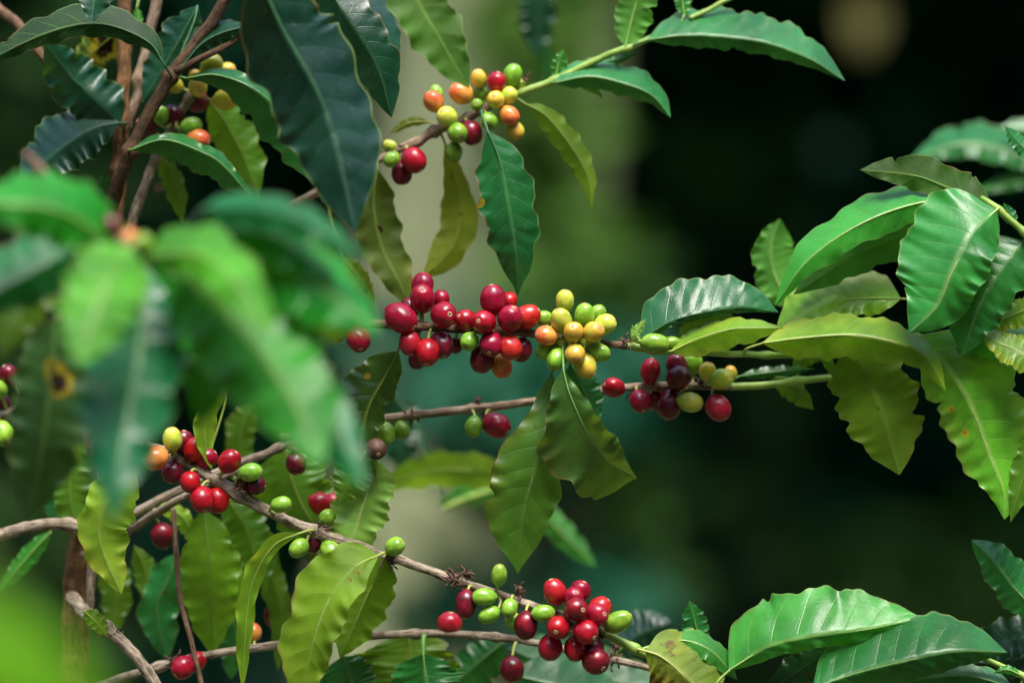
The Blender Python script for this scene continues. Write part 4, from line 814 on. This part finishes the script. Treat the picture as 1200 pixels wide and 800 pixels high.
# ---- blurred leaves behind the plant
b = Branch((620, -30), 'blurred blue-grey leaf hanging at the top edge behind the cluster', None, 'coffee_twig', 210, 'twig')
b.stem([(600, -60, 0, 4), (622, -30, 0, 3.6), (630, -12, 0, 3.4)], 'green', name='green_shoot', rough=0.04)
b.leaf([(626, -22), (630, 14), (628, 66)], 20, 20, 15, 15, 'dark', attach='auto', prof='full'); b.leaf([(634, -10), (640, 50), (638, 112)], 8, 8, 10, 10, 'green', attach='auto', d=14)
b.leaf([(668, -30), (670, -8), (674, 8)], 9, 9, 10, 10, 'green', attach='auto')
b = Branch((560, 600), 'blurred yellow-green leaves drooping behind the second branch', None, 'coffee_branch', 170, 'branch')
b.stem([(700, 520, 20, 5), (640, 556, 0, 5), (560, 580, 0, 4.6), (520, 596, 0, 4)], 'green', name='green_shoot', rough=0.06)
b.leaf([(606, 566), (560, 552), (500, 552), (436, 574)], 20, 20, 40, 0, 'lime', attach='auto', prof='full', d=-20, bulge=.008, ruf=.05)
b.leaf([(460, 460), (466, 500), (470, 552)], 24, 24, 10, 20, 'dark', attach='auto', d=20, prof='full')
b.leaf([(618, 578), (570, 576), (510, 590)], 14, 15, 20, 10, 'bright', attach='auto', prof='full', d=10, bulge=.008, ruf=.05)
b.leaf([(618, 582), (652, 618), (698, 664)], 15, 15, 35, 10, 'bright', attach='auto', prof='full')
b = Branch((740, 770), 'soft blue-sheened leaf behind the red bunch', None, 'coffee_twig', 95, 'twig')
b.stem([(690, 800, 0, 3.6), (716, 770, 0, 3.4), (728, 756, 0, 3)], 'green', name='green_shoot', rough=0.04)
b.leaf([(722, 764), (748, 744), (788, 728)], 26, 24, 40, 0, 'dark', attach='auto', prof='full', bulge=.07); b.leaf([(700, 780), (660, 700), (640, 686)], 12, 12, 20, 20, 'green', attach='auto')

# ---- R: blurred front sprig on the left
b = Branch((150, 286), 'out-of-focus front sprig whose bright green leaves droop over the left side', None, 'coffee_sprig', -255, 'sprig')
b.stem([(30, 180, 60, 4), (110, 258, 10, 5), (150, 286, 0, 6), (190, 300, -4, 5), (228, 312, 0, 4)], 'brown', rough=0.06, knots=(.5,))
b.cherry(131, 264, 12, 'dark', -6, 1.1, stalk=False); b.cherry(152, 277, 9, 'orange', 4, 1.1, stalk=False); b.cherry(168, 284, 11, 'green', -8, 1.1, stalk=False)
FB = leaf_mat('leaf_front_bright', (0.050, 0.29, 0.010), (0.10, 0.30, 0.02), (0.16, 0.42, 0.02), rough=0.44, tfac=0.40, spec=0.3)
FG = leaf_mat('leaf_front_green', (0.012, 0.175, 0.006), (0.06, 0.20, 0.02), (0.12, 0.36, 0.01), rough=0.42, tfac=0.38, spec=0.3)
FD = leaf_mat('leaf_front_bluish', (0.003, 0.095, 0.022), (0.06, 0.16, 0.05), (0.06, 0.26, 0.03), rough=0.36, vein=(0.10, 0.22, 0.10), tfac=0.30, spec=0.3)
b.leaf([(130, 284, 0), (66, 246, -16), (-34, 234, -24)], 38, 40, -5, 50, 'bright', attach='auto', prof='full', m=FG)
b.leaf([(104, 284, 10), (40, 318, -6), (-40, 362, -26)], 36, 44, 15, 35, 'dark', attach='auto', prof='full', d=20, m=FD)
b.leaf([(152, 288, -6), (122, 340, -34), (92, 428, -62)], 46, 46, 15, 22, 'bright', attach='auto', prof='full', d=-10, label='brightest blurred leaf hanging in front', m=FB)
b.leaf([(172, 300, 0), (232, 298, -18), (276, 330, -36), (318, 394, -52)], 34, 30, 50, 0, 'bright', attach='auto', prof='full', d=-8, m=FB)
b.leaf([(172, 310, 10), (162, 420, -24), (144, 515, -50), (132, 612, -64)], 50, 62, 15, 18, 'green', attach='auto', prof='std', d=18, mid=1.8, label='long blue-green blurred leaf hanging to a point', m=FD)
b.leaf([(204, 312, 0), (280, 386, -28), (344, 470, -56), (376, 548, -76)], 66, 58, 30, 5, 'green', attach='auto', prof='full', d=14, mid=1.4, m=FG)
b.leaf([(232, 300, 6), (320, 314, -14), (390, 346, -30), (444, 390, -44)], 42, 48, 48, -5, 'bright', attach='auto', prof='full', d=12, m=FG)
b.leaf([(296, 320, 12), (346, 410, -16), (388, 492, -40), (428, 572, -62)], 32, 46, 20, 15, 'dark', attach='auto', prof='full', d=14, mid=1.4, m=FD)
b.leaf([(188, 302, 6), (222, 366, -6), (240, 430, -18), (232, 500, -26)], 40, 34, 25, 10, 'green', attach='auto', prof='full', d=44, m=FG)
b.leaf([(216, 300, 6), (300, 350, -6), (372, 378, -14), (430, 372, -20)], 28, 34, 45, 10, 'olive', attach='auto', prof='full', d=50)
b.leaf([(122, 270, 6), (70, 306, 0), (26, 366, -10), (2, 420, -14)], 30, 36, 10, 35, 'olive', attach='auto', prof='full', d=60)
b.leaf([(236, 244, 0), (300, 246, -14), (360, 262, -24), (428, 304, -32)], 20, 24, 50, 0, 'dark', attach='auto', prof='full', d=2, m=FD)
b.leaf([(240, 270, 0), (320, 280, -12), (396, 330, -24)], 28, 30, 48, 0, 'bright', attach='auto', prof='full', d=6, m=FG)
b = Branch((70, 372), 'half-blurred dark leaf with a brown hole ringed in yellow', None, 'coffee_twig', -160, 'twig')
b.stem([(90, 300, 10, 4), (78, 346, 0, 4), (66, 378, 0, 3.6)], 'brown', rough=0.06)
b.leaf([(64, 372, 0), (60, 440, -4), (50, 520, -4), (34, 612, 4)], 46, 40, 12, 28, 'green', attach='auto', face=-1, prof='full', mid=1.0, m=leaf_mat('leaf_holed', (0.022, 0.085, 0.024), (0.03, 0.085, 0.02), (0.10, 0.22, 0.015), rough=0.38, yellow=0.2, ycol=(0.16, 0.2, 0.02), tfac=0.3, spots=((0.31, 0.42, 0.042, 0.36, 1.9),)), label='dark leaf with a brown hole ringed in yellow')
b = Branch((-60, 640), 'large close-up lime-green blur in the lower left corner', None, 'coffee_sprig', -850, 'sprig')
b.stem([(-140, 560, 0, 5), (-60, 640, 0, 5), (-20, 680, 0, 4)], 'green', name='green_shoot', rough=0.04)
b.leaf([(-75, 700, 0), (-15, 760, -4), (50, 820, -2), (130, 910, 6)], 62, 66, 35, 5, 'lime', attach='auto', prof='full', m=leaf_mat('leaf_near_lime', (0.10, 0.33, 0.003), (0.16, 0.36, 0.01), (0.26, 0.60, 0.004), rough=0.5, spec=0.12, tfac=0.48, vein_f=0.2))
b.leaf([(-50, 700, 0), (-25, 770, 4), (-10, 890, 6)], 60, 66, 35, 5, 'lime', attach='auto', prof='full', d=10, m=ML['bright'])
# ================================================================== THE PLACE BEHIND
rng = random.Random(77)
def leaf_cloud(rnd, n, blobs, size, droop=0.4, flat=0.5):
    """n bent leaf blades scattered through ellipsoid blobs ((x, y, z), (rx, ry, rz)), denser towards the skin."""
    vs, fs = [], []
    wts = [b[1][0] * b[1][1] * b[1][2] for b in blobs]
    for _ in range(n):
        (cx, cy, cz), (rx, ry, rz) = rnd.choices(blobs, wts)[0]
        while True:
            v = Vector((rnd.uniform(-1, 1), rnd.uniform(-1, 1), rnd.uniform(-1, 1)))
            if 0.02 < v.length < 1: break
        v *= v.length ** -0.45
        c = Vector((cx + v.x * rx, cy + v.y * ry, cz + v.z * rz))
        d = Vector((rnd.gauss(0, 1), rnd.gauss(0, 1), rnd.gauss(0, 0.6) - droop)).normalized()
        nrm = Vector((rnd.gauss(0, 1), rnd.gauss(0, 1), rnd.gauss(0, 1) + flat)); nrm -= d * nrm.dot(d)
        if nrm.length < 1e-3: continue
        nrm.normalize(); sd = d.cross(nrm)
        L = size * rnd.uniform(0.6, 1.3); w = L * rnd.uniform(0.17, 0.24)
        o = len(vs)
        vs += [c, c + d * L * 0.45 + sd * w + nrm * w * .35, c + d * L * 0.5 - nrm * L * 0.02, c + d * L * 0.45 - sd * w + nrm * w * .35, c + d * L * 0.98 - nrm * L * 0.14]
        fs += [(o, o + 1, o + 2), (o, o + 2, o + 3), (o + 1, o + 4, o + 2), (o + 2, o + 4, o + 3)]
    return vs, fs
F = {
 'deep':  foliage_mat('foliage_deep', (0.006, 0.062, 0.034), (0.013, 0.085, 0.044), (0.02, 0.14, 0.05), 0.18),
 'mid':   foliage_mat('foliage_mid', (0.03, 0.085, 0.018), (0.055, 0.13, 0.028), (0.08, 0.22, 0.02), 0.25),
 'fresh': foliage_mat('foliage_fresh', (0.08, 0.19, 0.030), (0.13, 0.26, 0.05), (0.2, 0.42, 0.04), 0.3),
 'dry':   foliage_mat('foliage_lit_tone', (0.13, 0.125, 0.035), (0.2, 0.18, 0.055), (0.2, 0.2, 0.04), 0.3),  # lightened leaf colour, stands in for sunlight on the lone hanging blade
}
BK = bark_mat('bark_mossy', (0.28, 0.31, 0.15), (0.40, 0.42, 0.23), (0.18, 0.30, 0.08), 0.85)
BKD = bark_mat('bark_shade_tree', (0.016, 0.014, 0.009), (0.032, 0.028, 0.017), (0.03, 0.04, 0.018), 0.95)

# ground, one sheet to the horizon
def ground_mat():
    m, nt, nodes, links = new_mat('ground_litter'); b = NB(nt)
    tc = b.node('ShaderNodeTexCoord'); n1 = b.noise(tc.outputs['Object'], 0.8, 5); n2 = b.noise(tc.outputs['Object'], 14, 5, 0.7)
    col = b.mix(b.smooth(n1, 0.35, 0.65), (0.05, 0.035, 0.02), (0.035, 0.06, 0.018)); col = b.mix(b.math('MULTIPLY', b.smooth(n2, 0.5, 0.7), 0.6), col, (0.13, 0.09, 0.05))
    p = b.node('ShaderNodeBsdfPrincipled'); links.new(col, p.inputs['Base Color']); p.inputs['Roughness'].default_value = 0.9
    bump = b.node('ShaderNodeBump'); bump.inputs['Distance'].default_value = 0.03; links.new(n2, bump.inputs['Height']); links.new(bump.outputs[0], p.inputs['Normal'])
    links.new(p.outputs[0], b.node('ShaderNodeOutputMaterial').inputs[0]); return m
vs, fs = [], []
xs = [-400, -120, -40, -16, -8, -4, -2, 0, 2, 4, 8, 16, 40, 120, 400]
for y in xs:
    for x in xs:
        vs.append((x, y + 2, 0.05 * mnoise.noise(Vector((x * .7, y * .7, 1))) if abs(x) < 20 and abs(y) < 20 else 0.0))
n = len(xs)
for i in range(n - 1):
    for j in range(n - 1): fs.append((i * n + j, i * n + j + 1, (i + 1) * n + j + 1, (i + 1) * n + j))
g = link('ground', vs, fs, ground_mat()); g['kind'] = 'structure'

def shade_tree(x, y, r, h, lean, bark, label, group, crown, leaves, fm, size=0.3, seed=1, limbs=5):
    rnd = random.Random(seed)
    t = empty('shade_tree', (x, y, 0), label, 'tree', group)
    cen = [Vector((x + lean * k / 12 + 0.05 * math.sin(k * .8 + seed), y + 0.04 * math.cos(k + seed), h * k / 12 - 0.05)) for k in range(13)]
    rad = [r * (1.5 - 0.5 * min(1, k / 2.5) - 0.035 * k) for k in range(13)]
    vv, ff, uu = tube(catmull(cen, 60), [rad[min(12, int(i / 5))] * (1 - i % 5 / 5) + rad[min(12, int(i / 5) + 1)] * (i % 5 / 5) for i in range(61)], 20, 0.07, seed)
    link('trunk', vv, ff, bark, t, cen[0], uu)
    for k in range(limbs):
        a = 6.28 * k / limbs + rnd.uniform(-.4, .4); st = cen[8 + k % 4]; L = rnd.uniform(0.9, 1.7)
        e = st + Vector((math.cos(a) * L, math.sin(a) * L, rnd.uniform(0.5, 1.1)))
        vv, ff, uu = tube(catmull([st, st.lerp(e, .5) + Vector((0, 0, .15)), e], 12), [r * .42 * (1 - i / 15) for i in range(13)], 10, 0.06, k)
        link('limb', vv, ff, bark, t, st, uu)
    vv, ff = leaf_cloud(rnd, leaves, [((x + lean + cx, y + cy, cz), rr) for (cx, cy, cz), rr in crown], size, 0.5)
    link('crown', vv, ff, fm, t, (x + lean, y, h), smooth=False)
    return t
GT = 'shade trees behind the coffee bush'
CR = [((0, 0, 3.9), (2.4, 2.0, 0.55)), ((0.8, -0.9, 3.5), (1.7, 1.3, 0.45)), ((-1.0, -0.4, 3.7), (1.6, 1.5, 0.5)), ((0.2, 0.6, 4.5), (1.7, 1.5, 0.6))]  # overhead canopy out of frame, added to shade the background
shade_tree(-0.06, 2.7, 0.165, 3.9, 0.03, BK, 'pale mossy trunk of a shade tree, blurred behind the centre of the bush', GT, [((c[0], c[1] + 1.9, c[2]), r) for c, r in CR], 8200, F['deep'], 0.36, 3)  # unseen crown set back so overhead light reaches the trunk
shade_tree(2.6, 4.6, 0.13, 4.1, -0.2, BKD, 'unseen shade tree off to the right, its crown added to darken the background', GT, CR + [((-1.3, -1.9, 3.2), (1.3, 0.9, 0.45)), ((-1.9, -0.6, 3.0), (1.0, 0.9, 0.4)), ((-2.3, -0.8, 3.5), (1.0, 0.9, 0.4)), ((-1.5, -1.1, 2.55), (1.4, 0.5, 0.42))], 7000, F['deep'], 0.36, 5)  # tree out of frame; extra low crown blobs added to cut sky light
shade_tree(-2.4, 4.4, 0.13, 4.0, 0.15, BKD, 'unseen shade tree off to the left, its crown added to darken the background', GT, CR + [((1.0, -1.3, 3.2), (1.1, 0.8, 0.4)), ((0.9, -0.9, 2.55), (1.2, .5, .42))], 12500, F['deep'], 0.36, 8)  # also out of frame; forward crown blobs put in to shade the left background

def bush(x, y, blobs, n, fm, label, size=0.13, seed=1, group='bushes in the background shade', name='bush'):
    rnd = random.Random(seed)
    t = empty(name, (x, y, 0), label, 'bush', group)
    top = max(c[2] for c, r in blobs); sp = min(0.3, 0.7 * max(r[0] for c, r in blobs))
    for k in range(4):
        a = 1.57 * k + rnd.uniform(-.3, .3)
        e = Vector((x + math.cos(a) * sp, y + math.sin(a) * sp * .8, top * rnd.uniform(.75, .95)))
        vv, ff, uu = tube(catmull([Vector((x, y, -.03)), Vector((x, y, 0)).lerp(e, .5) + Vector((math.cos(a) * sp * .4, 0, 0)), e], 14), [(.006 + .05 * sp) * (1 - i / 20) for i in range(15)], 8, .05, k)
        link('stem', vv, ff, BKD, t, (x, y, 0), uu)
    vv, ff = leaf_cloud(rnd, n, [((x + c[0], y + c[1], c[2]), r) for c, r in blobs], size)
    link('crown', vv, ff, fm, t, (x, y, top), smooth=False)
    return t
def wpos(px, py, y):
    return P(px, py, y * 1000)
# big dark bushes
bl = [((0, 0, 0.8), (0.75, 0.6, 0.7)), ((0.3, 0.1, 1.5), (0.6, 0.5, 0.55)), ((-0.35, 0.1, 1.6), (0.55, 0.5, 0.6)), ((0.0, 0.2, 2.1), (0.5, 0.45, 0.4))]
for k, (x, y, lab) in enumerate(((0.95, 4.5, 'dark coffee bush in deep shade, middle of the gloom right of the pale trunk'), (2.15, 5.2, 'dark coffee bush farther back at the right edge'), (-1.25, 4.2, 'dark coffee bush behind the main stem'),
        (-2.4, 5.0, 'dark coffee bush behind the left edge'), (0.35, 5.0, 'dark coffee bush directly behind the pale trunk'))):
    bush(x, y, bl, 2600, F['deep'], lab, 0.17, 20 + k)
# lighter clumps
p = wpos(640, 85, 2.5);  bush(p.x, p.y, [((0, 0, p.z), (.035, .07, .22)), ((0.02, 0, p.z - .26), (.035, .06, .16)), ((0.0, 0, .6), (.04, .05, .3))], 420, F['fresh'], 'slim fresh-green sapling beside the pale trunk', .09, 31, None, 'sapling')
p = wpos(690, 345, 2.6); bush(p.x, p.y, [((0, 0, p.z), (.05, .08, .10)), ((0, 0, .7), (.06, .06, .4))], 260, F['mid'], 'short olive sapling beside the pale trunk, below the fresh-green one', .10, 32, None, 'sapling')
p = wpos(740, 610, 2.7); bush(p.x, p.y, [((0, 0, p.z), (.07, .1, .10)), ((0, 0, .5), (.1, .1, .3))], 240, F['mid'], 'low mid-green bush behind the hanging leaf pair', .11, 33)
p = wpos(1060, 690, 3.4); bush(p.x, p.y, [((0, 0, p.z), (.18, .12, .10)), ((0, 0, .5), (.1, .1, .3))], 200, F['mid'], 'low brown-green bush above the lower right shoot', .11, 34)
p = wpos(890, 200, 3.8); bush(p.x, p.y, [((0, 0, p.z), (.09, .1, .10)), ((0, 0, .8), (.06, .06, .5))], 110, F['mid'], 'faint green sapling top in the dark right of centre', .11, 35, None, 'sapling')
p = wpos(70, 130, 3.2); bush(p.x, p.y, [((0, 0, p.z), (.10, .1, .16)), ((0, 0, .8), (.06, .06, .5))], 160, F['mid'], 'dim green sapling behind the top left leaves', .11, 36, None, 'sapling')
p = wpos(585, 452, 2.2); bush(p.x, p.y, [((0, 0, p.z), (.17, .1, .07)), ((.05, 0, .6), (.12, .1, .35))], 620, F['deep'], 'dark low coffee bush crossing in front of the pale trunk', .10, 37)
p = wpos(610, 700, 2.2); bush(p.x, p.y, [((0, 0, p.z), (.10, .1, .06)), ((.05, 0, .6), (.12, .1, .3))], 300, F['deep'], 'second dark low bush at the foot of the pale trunk', .10, 38)
p = wpos(515, 690, 2.3); bush(p.x, p.y, [((0, 0, p.z), (.09, .1, .07)), ((.03, 0, .6), (.1, .1, .3))], 200, F['mid'], 'small mid-green bush at the foot of the pale trunk', .09, 39)
# a blade hung in the dark, its colour lightened to stand in for sunlight
p = wpos(1012, 24, 2.6)
t = empty('lit_tone_leaf', p + Vector((0, 0, .05)), 'pale yellow leaf hanging alone, its colour lightened as if sunlit, a soft round blur at the top edge', 'leaf')
vs, fs, uv = [], [], []
for i in range(13):
    u = i / 12; w = .022 * math.sin(math.pi * min(1, u * .97 + .02)) ** .8
    for j in (-2, -1, 0, 1, 2): vs.append(p + Vector((j / 2 * w, -.012 * (abs(j) / 2) + .01 * math.sin(u * 6), .045 - u * .085))); uv.append((u, .5 + j / 4))
for i in range(12):
    for j in range(4): fs.append((i * 5 + j, i * 5 + j + 1, (i + 1) * 5 + j + 1, (i + 1) * 5 + j))
link('blade', vs, fs, F['dry'], t, p, uv)
cc = catmull([p + Vector((0, 0, .045)), p + Vector((.02, .03, .5)), p + Vector((.12, .1, 1.6))], 20)
vv, ff, uu = tube(cc, [.0012] * 21, 6); link('stalk', vv, ff, BKD, t, p, uu)
# the wood beyond; the ring behind the camera is added to block low light
blobs = []
for k in range(72):
    a = 2 * math.pi * k / 72; R = 8.2 + rng.uniform(-.6, 1.4)
    blobs.append(((R * math.cos(a), 0.8 + R * math.sin(a), rng.uniform(.8, 1.4)), (.9, .9, 1.5)))
    blobs.append(((R * math.cos(a + .03) * 1.06, 0.8 + R * math.sin(a + .03) * 1.06, rng.uniform(3.4, 4.2)), (1.0, 1.0, 1.7)))
    blobs.append(((R * math.cos(a - .03) * 1.1, 0.8 + R * math.sin(a - .03) * 1.1, rng.uniform(5.6, 6.6)), (1.1, 1.1, 1.6)))
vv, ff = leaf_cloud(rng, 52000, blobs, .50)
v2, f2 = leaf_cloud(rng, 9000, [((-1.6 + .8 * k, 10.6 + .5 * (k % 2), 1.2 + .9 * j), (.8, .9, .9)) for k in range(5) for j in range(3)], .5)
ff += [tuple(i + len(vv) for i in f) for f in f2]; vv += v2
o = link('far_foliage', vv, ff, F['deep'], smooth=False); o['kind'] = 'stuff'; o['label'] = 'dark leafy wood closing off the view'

# ================================================================== LIGHT AND CAMERA
SUN_EL, SUN_AZ = math.radians(66), math.radians(165)     # azimuth from +Y (away from the camera) clockwise
w = bpy.data.worlds.new('World'); scene.world = w; w.use_nodes = True
nt = w.node_tree; nt.nodes.clear()
sky = nt.nodes.new('ShaderNodeTexSky'); sky.sky_type = 'NISHITA'; sky.sun_disc = False; sky.sun_elevation = SUN_EL; sky.sun_rotation = SUN_AZ
sky.air_density = 1.0; sky.dust_density = 2.0; sky.ozone_density = 1.0
bg = nt.nodes.new('ShaderNodeBackground'); bg.inputs[1].default_value = 0.12
ow = nt.nodes.new('ShaderNodeOutputWorld'); nt.links.new(sky.outputs[0], bg.inputs[0]); nt.links.new(bg.outputs[0], ow.inputs[0])
sd = Vector((math.sin(SUN_AZ) * math.cos(SUN_EL), math.cos(SUN_AZ) * math.cos(SUN_EL), math.sin(SUN_EL)))
L = bpy.data.lights.new('sun', 'SUN'); L.energy = 1.5; L.angle = math.radians(30); L.color = (1.0, 0.96, 0.89)
lo = bpy.data.objects.new('sun', L); C.objects.link(lo); lo.rotation_euler = sd.to_track_quat('Z', 'Y').to_euler(); lo.location = (0, 0, 6)

cam = bpy.data.cameras.new('camera'); cam.lens = LENS; cam.sensor_width = 36; cam.sensor_fit = 'HORIZONTAL'
cam.clip_start = 0.02; cam.clip_end = 1500
cam.dof.use_dof = True; cam.dof.focus_distance = DIST - 0.006; cam.dof.aperture_fstop = 2.8
co = bpy.data.objects.new('camera', cam); C.objects.link(co); co.location = (0, -DIST, EYE); co.rotation_euler = (math.radians(90), 0, 0)
scene.camera = co
vsn = scene.view_settings
vsn.view_transform = 'Standard'; vsn.look = 'None'; vsn.gamma = 1.0; vsn.use_curve_mapping = False; vsn.exposure = 2.15
scene.cycles.use_denoising = True
scene.cycles.max_bounces = 8; scene.cycles.transparent_max_bounces = 8
scene.cycles.sample_clamp_indirect = 6.0
